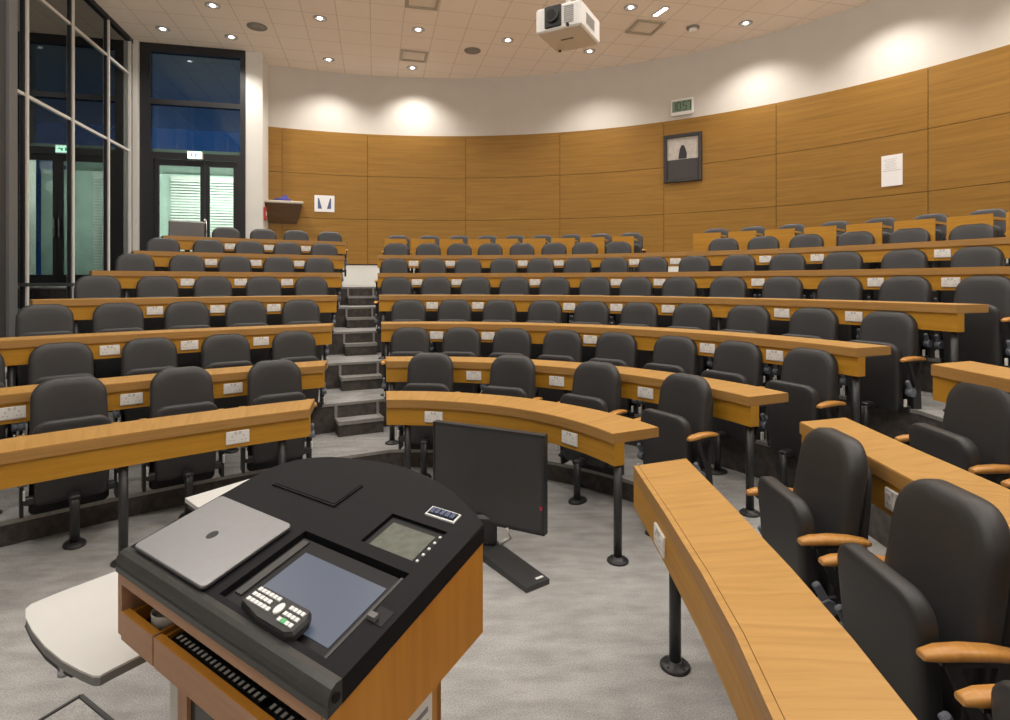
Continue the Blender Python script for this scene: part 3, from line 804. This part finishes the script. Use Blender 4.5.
# pedestal
m = MB()
def bx(a0, a1, t0, t1, z0, z1, mi=0): m.hexa([lp(a0,t0,0,z0), lp(a1,t0,0,z0), lp(a0,t1,0,z0), lp(a1,t1,0,z0), lp(a0,t0,0,z1), lp(a1,t0,0,z1), lp(a0,t1,0,z1), lp(a1,t1,0,z1)], mi)
pr = pl(443, 680, ZB)
bx(.74, .76, .05, .50, .05, ZB+.002, 0); bx(.27, .29, .05, .50, .05, ZB, 0); bx(.27, .76, .48, .50, .05, ZB+.002, 0); bx(.27, .76, .05, .42, .05, .10, 0)
ladd(m, 'cabinet', ['lectern'])
m = MB(); bx(.29, .74, .045, .055, .10, ZB-.03, 0); ladd(m, 'cabinet_glass_door', 'tv')
m = MB(); bx(.255, .30, .035, .06, .05, ZB-.002, 0); ladd(m, 'door_stile', 'lecsheen')
m = MB(); bx(.185, .25, .05, .12, .0, ZB, 0); ladd(m, 'steel_post', 'alu')
m = MB(); bx(.252, .275, .07, .12, .0, ZB, 0); ladd(m, 'rear_post', 'recess')
m = MB(); bx(.08, .80, .02, .46, 0, .05, 0); ladd(m, 'base', 'blackmetal')
m = MB(); bx(.760, .763, .25, .455, .42, .66, 0)
for i in range(6):
    bx(.763, .7645, .27+(i*37 % 3)*.02, .435, .625-i*.032, .637-i*.032, 1)
ladd(m, 'notice_plate', ['paper', 'ink'])
# touch screen unit
m = MB(); tilt_box(m, REC[0]+.006, REC[1]-.006, REC[2]+.004, REC[3]-.01, -.032, -.012)
for s in (.43+.006,):  tilt_box(m, s+.012, s+.036, REC[2]+.03, REC[3]-.02, -.012, -.008, 1)
tilt_box(m, REC[1]-.016, REC[1]-.008, REC[2]+.005, REC[3]-.012, -.012, -.006, 1)
ts_ = ladd(m, 'monitor_bezel', ['recess', 'steel_dark'])
m = MB(); tilt_box(m, .495, .786, .072, .248, -.012, -.0105); ladd(m, 'touch_screen', 'screen', ts_)
# small control panel
m = MB(); tilt_box(m, SML[0]+.003, SML[1]-.003, SML[2]+.003, SML[3]-.003, -.022, -.008); cp = ladd(m, 'control_panel', 'recess')
m = MB(); tilt_box(m, .636, .786, .343, .440, -.008, -.0065); ladd(m, 'panel_display', 'lcd', cp)
m = MB()
for i in range(5): t = .345+i*.024; tilt_box(m, .795, .802, t, t+.006, -.008, -.0055)
tilt_box(m, .655, .690, .3365, .3405, -.008, -.006); ladd(m, 'panel_button', 'keywhite', cp)
# key strip
m = MB(); tilt_box(m, .705, .806, .496, .534, 0, .004); tilt_box(m, .710, .801, .501, .529, .004, .006, 1); ks = ladd(m, 'key_strip', ['keywhite', 'recess'])
m = MB()
for i in range(5): s = .713+i*.0176; tilt_box(m, s, s+.0145, .504, .526, .006, .0085)
ladd(m, 'key', 'navy', ks)
# flap and cable slot
m = MB(); tilt_box(m, .116, .422, .410, .530, 0, .005, 0); ladd(m, 'cable_flap', ['recess'])
m = MB(); tilt_box(m, .121, .417, .415, .527, .005, .0075, 0); ladd(m, 'flap_lid', 'panelblack')
m = MB(); tilt_box(m, .822, .862, .150, .192, 0, .0012, 0); tilt_box(m, .818, .840, .152, .165, .001, .010, 1); ladd(m, 'screen_latch', ['recess', 'steel'])

# things lying on / in the lectern
def lying(name, label, cat, s, t, dz=0):
    p = lp(s, t, dz); o = thing(name, label, cat, p); return o, p
def padd(m, nm, mats, par, p):
    m.v = [tuple(Vector(v)-p) for v in m.v]; return m.obj(nm, mats, par)
def rr(s0, s1, t0, t1, r, n=5):
    out = []
    for cx, ct, a in ((s1-r,t1-r,0), (s0+r,t1-r,1), (s0+r,t0+r,2), (s1-r,t0+r,3)):
        for i in range(n+1):
            q = (a+i/n)*math.pi/2; out.append((cx+r*math.cos(q), ct+r*math.sin(q)))
    return out
REM = -.006
lap, P0 = lying('laptop', 'closed silver laptop lying on the lectern', 'laptop', .20, .165)
m = MB(); o = rr(.030, .390, .026, .284, .014)
m.rings([[lp(.210+(s-.210)*.97,.155+(t-.155)*.97,.001) for s,t in o], [lp(s,t,.005) for s,t in o], [lp(s,t,.0088) for s,t in o]], 0, True); padd(m, 'base', 'silverside', lap, P0)
m = MB(); m.rings([[lp(s,t,.0095) for s,t in o], [lp(s,t,.0125) for s,t in o], [lp(.210+(s-.210)*.992,.155+(t-.155)*.99,.0145) for s,t in o]], 0, True); padd(m, 'lid', 'silver', lap, P0)
m = MB()
for cx, ct, r1, r2 in ((.208,.153,.016,.017),):
    m.rings([[lp(cx+r1*math.cos(a*.3927), ct+r2*math.sin(a*.3927), h) for a in range(16)] for h in (.0144, .0149)])
padd(m, 'lid_emblem', 'logo', lap, P0)
rem, P0 = lying('remote_control', 'black remote control with white buttons lying on the touch screen', 'remote control', .61, .065)
o = [(.520,.044),(.60,.030),(.700,.030),(.718,.040),(.718,.080),(.705,.098),(.60,.098),(.535,.098),(.517,.085),(.514,.060)]
sc = lambda f, h: [lp(.615+(s-.615)*f, .064+(t-.064)*f, h) for s, t in o]
m = MB(); m.rings([sc(.9,-.0105), sc(.98,-.002), sc(.98,.010), sc(.93,.017)], 0, True, False); padd(m, 'remote_body', 'shell', rem, P0)
m = MB()
for i in range(6):
    for j in range(3):
        if i == 5 and j == 1: continue
        s, t = .532+i*.014, .050+j*.015; tilt_box(m, s, s+.011, t, t+.009, .0165, .0195)
padd(m, 'number_button', 'keywhite', rem, P0); m = MB()
for i in range(4):
    for j in range(3):
        if j == 0 and i in (1,): continue
        s, t = .652+i*.013, .044+j*.016; tilt_box(m, s, s+.010, t, t+.009, .0165, .0195)
padd(m, 'function_button', 'keywhite', rem, P0)
m = MB(); m.rings([[lp(.632+.0105*math.cos(a*.524), .066+.015*math.sin(a*.524), h) for a in range(12)] for h in (.016, .0205)]); padd(m, 'navigation_ring', 'keywhite', rem, P0)
m = MB(); tilt_box(m, .6645, .678, .043, .054, .0165, .020); padd(m, 'green_button', 'keygreen', rem, P0)
# cup in the left drawer
p = lp(.135, .072, 0, ZB+.0225); mug = thing('mug', 'white mug in the small left drawer of the lectern', 'mug', p)
m = MB(); m.lathe([(.022,0),(.032,.004),(.040,.025),(.041,.050),(.0385,.050),(.036,.025),(.028,.008)], n=22); m.obj('mug_body', 'white', mug)
m = MB(); m.tube([(.037*math.cos(-.6)+0, .037*math.sin(-.6), .044), (.056, -.034, .046), (.058, -.036, .028), (.034, -.022, .016)], .004, 8); m.obj('handle', 'white', mug)
# keyboard in the right drawer
p = lp(.53, .03, 0, ZB+.023); kb = thing('keyboard', 'black computer keyboard with white lettering in the wide lectern drawer', 'keyboard', p)
m = MB(); m.hexa([lp(a,t,0,z)-p for z in (ZB+.023, ZB+.054) for t in (.022,.17) for a in (.235,.83)]); m.obj('keyboard_body', 'recess', kb)
m = MB(); m2 = MB()
for j in range(5):
    a = .25
    while a < .81:
        if not (.62 < a < .635 or .72 < a < .735):
            w = .0165
            t0 = .028+j*.028
            m.hexa([lp(x,t,0,z)-p for z in (ZB+.054, ZB+.061) for t in (t0,t0+.022) for x in (a,a+w)])
            if j < 2: m2.hexa([lp(x,t,0,z)-p for z in (ZB+.061, ZB+.0615) for t in (t0+.004,t0+.018) for x in (a+.004,a+w-.004)])
        a += .0195
m.obj('keys', 'shell', kb); m2.obj('key_lettering', 'keywhite', kb)

# ------------------------------------------------------------------ white tables, floor box, floor monitor
def slab_from(pts, z0, z1, off):
    m = MB(); m.rings([[Vector((p[0], p[1], z))-off for p in pts] for z in (z0, z1-.003)]+[[Vector((p[0], p[1], z1))-off for p in pts]]); return m
ZT = .70
tb = lambda x, y: pl(x, y, ZT)
outer = [tb(*p) for p in ((115.5,572),(60,592),(31,604),(25.5,609),(25.5,617),(32,630),(45,646),(62,660),(80,670),(93,675.5),(100,675.5),(110,670),(140,650))]
ax = (tb(115.5,572)-tb(31,604)).normalized()
outer[0] = tb(31,604)+ax*.62; outer[-1] = tb(100,675.5)+ax*.50
o = Vector((-1.15, 1.75, 0)); wt = thing('white_table', 'white table with rounded end sticking out left of the lectern', 'table', o)
m = slab_from(outer[::-1], ZT-.006, ZT, o); m.obj('table_top', 'tablewhite', wt)
m = slab_from([p+(V2(-1.15,1.75)-p)*.004 for p in outer[::-1]], ZT-.028, ZT-.006, o); m.obj('edge_band', 'tableedge', wt)
m = MB(); arcp = [pl(*p, ZT-.05) for p in ((25,625),(32,640),(45,657),(60,669),(70,674))]
m.tube([(p.x-o.x+.01, p.y-o.y, ZT-.05) for p in arcp], .009, 8); m.obj('frame_tube', 'steel_dark', wt)
m = MB(); q = arcp[3]; m.cyl((q.x-o.x+.012, q.y-o.y, ZT-.065), (q.x-o.x+.012, q.y-o.y, ZT-.035), .016, 12); m.obj('end_knob', 'chrome', wt)
for q in (outer[0]+V2(.06,-.06), outer[-1]+V2(-.03,.02)):
    m = MB(); m.cyl((q.x-o.x, q.y-o.y, 0), (q.x-o.x, q.y-o.y, ZT-.028), .016, 12); m.lathe([(.022,0),(.022,.02),(.016,.03)], (q.x-o.x, q.y-o.y, 0), 12); m.obj('leg', 'steel_dark', wt)
A_ = tb(185,498); ea, eb = (tb(249,479)-A_).normalized(), (tb(199.5,508.5)-A_).normalized()
quad = [A_, A_+eb*.52, A_+eb*.52+ea*.62, A_+ea*.62]
o = Vector(((A_.x+quad[2].x)/2, (A_.y+quad[2].y)/2, 0)); wt2 = thing('white_table', 'white table corner behind the laptop, far side of the lectern', 'table', o)
m = slab_from(quad, ZT-.02, ZT, o); m.obj('table_top', 'tablewhite', wt2)
m = slab_from([p+(V2(o.x,o.y)-p)*.03 for p in quad], ZT-.045, ZT-.02, o); m.obj('under_frame', 'steel_dark', wt2)
for p in quad:
    q = p+(V2(o.x,o.y)-p)*.45; m = MB(); m.cyl((q.x-o.x, q.y-o.y, 0), (q.x-o.x, q.y-o.y, ZT-.03), .015, 10); m.obj('leg', 'steel_dark', wt2)
# floor box
k0 = pl(80.5, 696.5, 0); ka = (pl(42, 720, 0)-k0).normalized(); kb_ = (pl(109, 720, 0)-k0).normalized()
fb = thing('floor_box', 'thin dark square floor outlet frame in the carpet at bottom left', 'floor box', (k0.x, k0.y, 0))
m = MB(); S = .32
def fbar(a, b, w):
    d = (b-a).normalized(); nrm = V2(-d.y, d.x)*w/2
    m.strip([a-nrm-k0, b-nrm-k0], [a+nrm-k0, b+nrm-k0], .0, .007)
fbar(k0, k0+ka*S, .012); fbar(k0, k0+kb_*S, .016); fbar(k0+ka*S, k0+ka*S+kb_*S, .012); fbar(k0+kb_*S, k0+ka*S+kb_*S, .012)
m.obj('frame', 'steel_dark', fb)
m = MB(); m.strip([ka*.012+kb_*.012, ka*.012+kb_*(S-.012)], [ka*(S-.012)+kb_*.012, ka*(S-.012)+kb_*(S-.012)], 0, .004); m.obj('carpet_lid', 'carpet', fb)
# floor monitor
tvr = V2(.238, 3.40); tvd = V2(-.9, .44).normalized(); tvn = V2(tvd.y, -tvd.x)
if tvn.y > 0: tvn = -tvn                                  # towards the presenter
tw, zt0, zt1 = .795, .185, .79
cen = tvr+tvd*tw/2; o = Vector((cen.x, cen.y, 0)); tv = thing('floor_monitor', 'large black monitor standing on the floor behind the lectern', 'monitor', o)
def tvbox(m, a0, a1, z0, z1, n0, n1, mi=0):
    P = [tvr+tvd*a+tvn*nn for nn in (n0, n1) for a in (a0, a1)]
    m.hexa([Vector((p.x, p.y, z))-o for z in (z0, z1) for p in P], mi)
m = MB(); tvbox(m, 0, tw, zt0, zt1, -.05, -.004); tvbox(m, 0, .012, zt0, zt1, -.004, .004); tvbox(m, tw-.012, tw, zt0, zt1, -.004, .004); tvbox(m, .012, tw-.012, zt1-.012, zt1, -.004, .004); tvbox(m, .012, tw-.012, zt0, zt0+.016, -.004, .004)
m.obj('casing', 'tvframe', tv)
m = MB(); tvbox(m, .012, tw-.012, zt0+.016, zt1-.012, -.004, .0); m.obj('screen', 'tv', tv)
m = MB(); tvbox(m, .016, .030, zt0+.15, zt0+.175, .0, .003); m.obj('standby_light', 'led', tv)
hub = tvr+tvd*.42-tvn*.02
def flatleg(end, w0, w1, nm='foot'):
    d = (end-hub).normalized(); nr_ = V2(-d.y, d.x); m = MB()
    P = [(hub-nr_*w0/2, .05), (hub+nr_*w0/2, .05), (end-nr_*w1/2, .03), (end+nr_*w1/2, .03)]
    m.hexa([Vector((p.x, p.y, 0))-o for p, h in P]+[Vector((p.x, p.y, h))-o for p, h in P]); 
    q = hub+(end-hub)*.93; 
    f = m.obj(nm, 'tvleg', tv)
    m = MB(); m.box((0,0,0), (.018,.05,.002)); lb = m.obj('foot_label', 'keywhite', f); lb.location = (q.x-nr_.x*-.04-o.x, q.y-nr_.y*-.04-o.y, .034); lb.rotation_euler = (0, 0, math.atan2(nr_.y, nr_.x)+1.57)
flatleg(V2(.185, 3.16), .17, .165); flatleg(V2(-.62, 3.30), .17, .165)
m = MB(); m.bevbox((hub.x-o.x, hub.y-o.y, .14), (.16,.08,.20), .02); m.obj('stand_neck', 'tvframe', tv)
m = MB(); q = tvr+tvd*.25+tvn*.0; m.tube([(q.x-o.x, q.y-o.y, .19), (q.x-o.x+.02, q.y-o.y-.01, .13), (q.x-o.x-.04, q.y-o.y+.02, .08)], .012, 8); m.obj('cable', 'alu', tv)

# ------------------------------------------------------------------ things on the walls
def on_wall(px, z):
    p = circ(WC, WR-.022, px); d = (V2(*WC)-p).normalized(); return p, d, math.atan2(d.x, -d.y)
def zz(px, y, r=WR-.022):
    return H+(YH-y)/F*circ(WC, r, px).y
# clock
p, d, rz = on_wall(682.5, 0); z = zz(682.5, 106.3); p = circ(WC, WR, 682.5)
ck_s = .89
ck = thing('wall_clock', 'white digital clock showing 10:57 above the framed picture', 'clock', (p.x, p.y, z), rz)
m = MB(); m.bevbox((0, -.025, 0), (.50, .05, .36), .02); m.bevbox((0, -.035, -.185), (.46, .05, .03), .01); m.obj('clock_case', 'white', ck)
m = MB(); m.box((0, -.0515, .0), (.42, .004, .24)); m.obj('clock_display', 'clockface', ck)
SEG = {'0':'abcdef','1':'bc','5':'afgcd','7':'abc'}
m = MB()
def digit(ch, cx, w=.066, h=.17, t=.018):
    S = {'a':(0,h/2,w,t),'g':(0,0,w,t),'d':(0,-h/2,w,t),'f':(-w/2,h/4,t,h/2),'b':(w/2,h/4,t,h/2),'e':(-w/2,-h/4,t,h/2),'c':(w/2,-h/4,t,h/2)}
    for s in SEG[ch]: x, zc_, a, b = S[s]; m.box((cx+x, -.0545, zc_), (a, .003, b))
for ch, cx in (('1', -.165), ('0', -.065), ('5', .065), ('7', .155)): digit(ch, cx)
for dz in (-.035, .035): m.box((0, -.0545, dz), (.016, .003, .02))
m.obj('clock_digits', 'pin', ck); ck.scale = (ck_s, 1, ck_s)
# framed picture
p, d, rz = on_wall(683, 0); z = zz(683, 158)
Yp = p.y; fw, fh = 38.5/F*Yp/abs(math.cos(rz))*1.0, 48/F*Yp
fw = 37.5/F*Yp*1.0
pic = thing('framed_picture', 'dark framed picture with a black silhouette on the wood wall', 'picture', (p.x, p.y, z), rz)
m = MB(); t = .07
for cx, cz, a, b in ((-fw/2+t/2,0,t,fh),(fw/2-t/2,0,t,fh),(0,fh/2-t/2,fw-2*t,t),(0,-fh/2+t/2,fw-2*t,t)): m.bevbox((cx, -.03, cz), (a, .06, b), .008)
m.obj('frame', 'frame', pic)
m = MB(); m.box((0, -.02, fh*.16), (fw-2*t, .012, fh*.68-2*t)); m.obj('light_field', 'piclight', pic)
m = MB(); m.box((0, -.021, -fh*.235), (fw-2*t, .014, fh*.53-t*2+.03)); m.obj('dark_field', 'picdark', pic)
m = MB(); pts = [(-.10,-.02),(.10,-.02),(.10,.10),(.07,.22),(.03,.31),(-.03,.31),(-.07,.22),(-.09,.10)]
m.rings([[(x*.8, y, z_*.8-.0) for x, z_ in pts] for y in (-.026, -.030)]); m.obj('silhouette', 'picfig', pic)
# paper notice right
p, d, rz = on_wall(892, 0); z = zz(892, 170.5); w, h = 21.5/F*p.y*.86, 31/F*p.y
pn = thing('paper_notice', 'white paper notice pinned to the right part of the wood wall', 'notice', (p.x, p.y, z), rz)
m = MB(); m.bevbox((0, -.006, 0), (w, .010, h), .002); m.obj('sheet', 'paper', pn)
m = MB(); m.box((0, -.0115, -.0), (w*.9, .001, .012))
for i in range(7): m.box((-.02, -.0115, h*.36-i*h*.05), (w*(.62-.09*(i % 3)), .001, .008))
m.obj('print_lines', 'switchgrey', pn)
# small poster left
p, d, rz = on_wall(324.5, 0); z = zz(324.5, 203.7); w, h = 20.5/F*p.y*.93, 16.5/F*p.y
po = thing('wall_poster', 'small white poster with two dark blue shapes beside the wall shelf', 'poster', (p.x, p.y, z), rz)
m = MB(); m.bevbox((0, -.006, 0), (w, .010, h), .002); m.obj('sheet', 'paper', po)
m = MB()
for s in (-1, 1):
    pts = [(s*.135, -.11), (s*.05, -.11), (s*.11, .11), (s*.135, .12)]
    m.rings([[(x, y, z_) for x, z_ in pts] for y in (-.0115, -.013)])
m.obj('printed_shapes', 'inkblue', po)
# wall shelf with blue cloth
p, d, rz = on_wall(283, 0); z = zz(283, 204.5)
sh = thing('wall_shelf', 'brown box shelf with pale top on the wall beside the column', 'shelf', (p.x, p.y, z), rz)
m = MB(); m.bevbox((0, -.22, 0), (.76, .44, .05), .01); m.obj('shelf_top', 'shelftop', sh)
m = MB(); m.hexa([(-.34,0,-.40),(.27,0,-.40),(-.34,-.02,-.40),(.27,-.02,-.40),(-.36,0,-.026),(.36,0,-.026),(-.36,-.40,-.026),(.36,-.40,-.026)]); m.obj('shelf_box', 'shelfbrown', sh)
bc = thing('folded_cloth', 'crumpled blue cloth lying on top of the wall shelf', 'cloth', (p.x+d.x*.2, p.y+d.y*.2, z+.026), rz)
m = MB(); m.lathe([(.20,0),(.205,.03),(.17,.06),(.10,.075),(.07,.11),(.03,.125)], (0,0,0), 16, 0, .9, .6); bc2 = m.obj('cloth_heap', 'bluecloth', bc)
for v in bc2.data.vertices: v.co.z *= 1+.3*math.sin(v.co.x*31)*math.cos(v.co.y*23)
# fire call point on the column
q = COL_B-AV*.02+BV*.0
fc = thing('red_call_point', 'small red call point box on the side of the white column', 'call point', (COL_B.x+BV.x*.02, COL_B.y+BV.y*.02-.0, H+(YH-213)/F*COL_B.y), -AZ)
m = MB(); m.bevbox((0, .12, 0), (.05, .12, .26), .01); m.obj('call_box', 'red', fc)
m = MB(); m.bevbox((.027, .12, .0), (.006, .07, .09), .002); m.obj('call_glass', 'white', fc)

# ------------------------------------------------------------------ ceiling fittings
def downlight(px, py, label):
    p = pl(px, py, CEIL); d = thing('downlight', label, 'ceiling light', (p.x, p.y, CEIL), 0, 'recessed ceiling downlights')
    m = MB(); n = 20
    m.rings([[(r*math.cos(t*2*math.pi/n), r*math.sin(t*2*math.pi/n), z) for t in range(n)] for r, z in ((.115,0),(.115,-.010),(.095,-.016),(.070,-.004),(.070,-.001))], 0, True, True); m.obj('trim_ring', 'lampring', d)
    m = MB(); m.lathe([(.001,-.022),(.025,-.020),(.040,-.012),(.042,-.004)][::-1], n=16); m.obj('lamp_lens', 'lamp', d)
    return p
def spot(x, y, power, size=2.2, blend=1.0, z=CEIL-.05, col=(1,.95,.885), tilt=None):
    l = bpy.data.lights.new('downlight_lamp', 'SPOT'); l.energy = power; l.spot_size = size; l.spot_blend = blend; l.shadow_soft_size = .09; l.color = col
    o = bpy.data.objects.new('downlight_lamp', l); C.objects.link(o); o.location = (x, y, z)
    if tilt: o.rotation_euler = tilt
    return o
P_NEAR, P_MAIN, P_OUT = 225, 150, 70
DLS = [(212.7,5.2,'ceiling downlight at top left, nearest the glass wall mullions and camera',P_MAIN),
 (162.8,28.7,'ceiling downlight nearest the left glass wall and corner',P_MAIN*.6),
 (231.4,36.8,'ceiling downlight in front of the white column',P_NEAR),
 (319.8,18,'ceiling downlight just right of the left round speaker',P_MAIN),
 (328.7,59.4,'ceiling downlight near the rear wall making its leftmost light pool',P_NEAR),
 (418.3,29.4,'ceiling downlight in front of the small square vent',P_MAIN),
 (412.3,67.6,'ceiling downlight between the small square vent and the rear wall',P_NEAR),
 (507.8,40,'ceiling downlight left of the projector, beside the middle round speaker',P_MAIN),
 (589.6,51,'ceiling downlight just below the projector near the rear wall',P_NEAR),
 (630.8,7.1,'ceiling downlight right of the projector, above the square vent',P_MAIN),
 (745.7,23,'ceiling downlight furthest right, near the curved wall',P_NEAR)]
for x, y, lab, pw in DLS:
    p = downlight(x, y, lab); spot(p.x, p.y, pw)
p = pl(660.5, 11, CEIL); wl = thing('spot_fitting', 'bright elongated ceiling spotlight beside the right square vent', 'ceiling light', (p.x, p.y, CEIL), .40)
m = MB(); m.bevbox((0,0,-.008), (.11,.36,.016), .006); m.obj('housing', 'lampring', wl)
m = MB(); m.bevbox((0,0,-.019), (.07,.30,.008), .003); m.obj('lamp_lens', 'lamp', wl); spot(p.x, p.y, P_MAIN*.6)
# the same lamps continue along the wall and over the front of the hall, out of view
a9 = ang(WC, circ(WC, WR, 897)); a8 = ang(WC, circ(WC, WR, 757))
for a in (a9, 2*a9-a8, 3*a9-2*a8): spot(WC[0]+(WR-.72)*math.cos(a), WC[1]+(WR-.72)*math.sin(a), P_NEAR)
for x, y in ((-4.4,7.2),(-2.4,7.6),(-.4,8.0),(1.8,7.4),(3.8,7.0),(5.6,6.2),(-4.2,4.6),(-2.0,5.0),(.2,5.4),(2.4,5.0),(4.6,4.4),(6.4,3.6),(-4.0,2.0),(-1.8,2.4),(.4,2.8),(2.6,2.4),(4.8,1.6),(-3.8,-.6),(-1.6,-.2),(.6,.0),(2.8,-.2),(5.0,-1.0)):
    spot(x, y, P_OUT, 2.5, 1.0)
# added fill lights without fittings, above and behind the frame, to brighten the ceiling
for x, y in ((-3.6,4.6),(-1.2,5.4),(1.2,5.4),(3.4,4.6),(5.2,3.0),(-3.4,1.6),(-1.0,2.0),(1.4,2.0),(3.6,1.2),(0,-1.2)):
    l = bpy.data.lights.new('fill_light', 'POINT'); l.energy = 52; l.shadow_soft_size = .22; l.color = (1,.975,.94)
    o = bpy.data.objects.new('fill_light', l); C.objects.link(o); o.location = (x, y, 4.95)
def ceiling_round(px, py, r, label):
    p = pl(px, py, CEIL); d = thing('ceiling_speaker', label, 'speaker', (p.x, p.y, CEIL), 0, 'round ceiling speakers')
    m = MB(); m.lathe([(r+.02,0),(r+.02,-.010),(r,-.014),(r-.004,-.008)], n=28); m.obj('speaker_rim', 'speakergrey', d)
    m = MB(); m.lathe([(.001,-.016),(r*.6,-.014),(r-.006,-.009),(r-.006,-.006)][::-1], n=28); m.obj('speaker_mesh', 'speakergrey', d)
ceiling_round(257, 26.6, .15, 'round grey ceiling speaker on the left, above the column')
ceiling_round(472.5, 50.5, .14, 'round grey ceiling speaker left of the projector')
p = pl(693, 27, CEIL); sd = thing('smoke_detector', 'round white smoke detector on the ceiling near the clock', 'smoke detector', (p.x, p.y, CEIL))
m = MB(); m.lathe([(.11,0),(.11,-.025),(.10,-.035)], n=24); m.obj('detector_base', 'speakergrey', sd)
m = MB(); m.lathe([(.075,-.035),(.075,-.06),(.06,-.08),(.03,-.085)], n=24); m.obj('detector_head', 'projwhite', sd)
def vent(px, py, w, label):
    p = pl(px, py, CEIL); d = thing('ceiling_vent', label, 'vent', (p.x, p.y, CEIL), -AZ, 'square ceiling vents')
    m = MB(); t = .055
    for cx, cy, a, b in ((-w/2+t/2,0,t,w),(w/2-t/2,0,t,w),(0,w/2-t/2,w-2*t,t),(0,-w/2+t/2,w-2*t,t)): m.bevbox((cx, cy, -.012), (a, b, .024), .006)
    m.obj('vent_frame', 'ventmetal', d)
    m = MB(); m.bevbox((0,0,-.008), (w-2*t-.06, w-2*t-.06, .012), .004); m.obj('centre_plate', 'ventplate', d)
vent(413.8, 55.7, .53, 'square ceiling vent left of the projector, near the rear wall')
vent(422.7, .2, .53, 'square ceiling vent cut off by the top edge of the photo')
vent(645, 27, .53, 'square ceiling vent right of the projector')

# projector
ZP = 3.885
A1, A2, A3, A4 = [pl(x, y, ZP) for x, y in ((538.5,34.5),(583.5,24),(600,46),(561,56.5))]
fe = (A2-A1).normalized(); wd = .425; se = V2(-fe.y, fe.x)
if se.y < 0: se = -se
dp_ = .47; hgt = .215
cen = A1+fe*wd/2+se*dp_/2-V2(.025, 0)
pj = thing('projector', 'white projector hanging from the ceiling on a pole', 'projector', (cen.x, cen.y, ZP), math.atan2(fe.y, fe.x))
m = MB(); m.bevbox((0, 0, hgt/2), (wd, dp_, hgt), .014); m.obj('projector_case', 'projwhite', pj)
m = MB(); m.bevbox((-.045, -dp_/2-.006, hgt*.55), (.155, .02, hgt*.88), .008); m.obj('lens_panel', 'shell', pj)
m = MB(); m.cyl((-.045, -dp_/2-.016, hgt*.55), (-.045, -dp_/2-.05, hgt*.55), .062, 24, 0, .058); m.cyl((-.045, -dp_/2-.05, hgt*.55), (-.045, -dp_/2-.052, hgt*.55), .044, 24, 1); m.obj('lens', ['blackmetal', 'lens'], pj)
m = MB()
for i in range(9): m.box((.10, -dp_/2-.003, .045+i*.017), (.085, .008, .008))
m.obj('air_grille', 'grille', pj)
m = MB()
for i in range(7): m.box((wd/2+.002, -.02, .06+i*.014), (.006, .20, .006))
m.obj('side_grille', 'grille', pj)
m = MB(); m.cyl((.09, -dp_/2-.012, .02), (.09, -dp_/2+.01, .02), .014, 12); m.obj('sensor_window', 'lens', pj)
m = MB(); x = -.055
for w in (.012, .010, .014, .008, .012, .010, .013): m.box((x, -.02, -.001), (w, .022, .003)); x += .017
m.obj('maker_lettering', 'pin', pj)
for sx in (-1,):
    m = MB(); m.cyl((sx*.16, .18, 0), (sx*.16, .18, -.014), .014, 10); m.obj('foot', 'shell', pj)
m = MB(); m.bevbox((0, 0, hgt+.02), (.20, .20, .04), .006); m.cyl((0,0,hgt+.04), (0,0,CEIL-ZP), .025, 14); m.lathe([(.09,CEIL-ZP-.02),(.09,CEIL-ZP)], n=20); m.obj('mounting_pole', 'projwhite', pj)

# ------------------------------------------------------------------ world, lobby light, camera
w = bpy.data.worlds.new('dusk'); bpy.context.scene.world = w; w.use_nodes = True
bg = w.node_tree.nodes['Background']; bg.inputs[0].default_value = (.07, .20, .62, 1); bg.inputs[1].default_value = .26
for q in (.6, 1.5):
    l = bpy.data.lights.new('lobby_lamp', 'AREA'); l.energy = 62; l.color = (.95, 1.0, .90); l.shape = 'RECTANGLE'; l.size = .6; l.size_y = .10
    o = bpy.data.objects.new('lobby_lamp', l); C.objects.link(o); p = dw(q, .27); o.location = (p.x, p.y, 4.14); o.rotation_euler = (math.radians(40), 0, -AZ)
cam = bpy.data.cameras.new('camera'); cam.sensor_fit = 'HORIZONTAL'; cam.sensor_width = 36; cam.lens = 36*F/1010
cam.shift_y = -(360-YH)/1010; cam.clip_start = .02; cam.clip_end = 200
co = bpy.data.objects.new('camera', cam); C.objects.link(co); co.location = (0, 0, H); co.rotation_euler = (math.pi/2, 0, 0)
sc_ = bpy.context.scene; sc_.camera = co
sc_.view_settings.view_transform = 'Standard'; sc_.view_settings.look = 'None'; sc_.view_settings.exposure = 0.0; sc_.view_settings.gamma = 1.0
sc_.view_settings.use_curve_mapping = False
try:
    sc_.cycles.use_denoising = True; sc_.cycles.max_bounces = 8; sc_.cycles.diffuse_bounces = 5; sc_.cycles.sample_clamp_indirect = 4
    sc_.cycles.transparent_max_bounces = 12
except Exception: pass
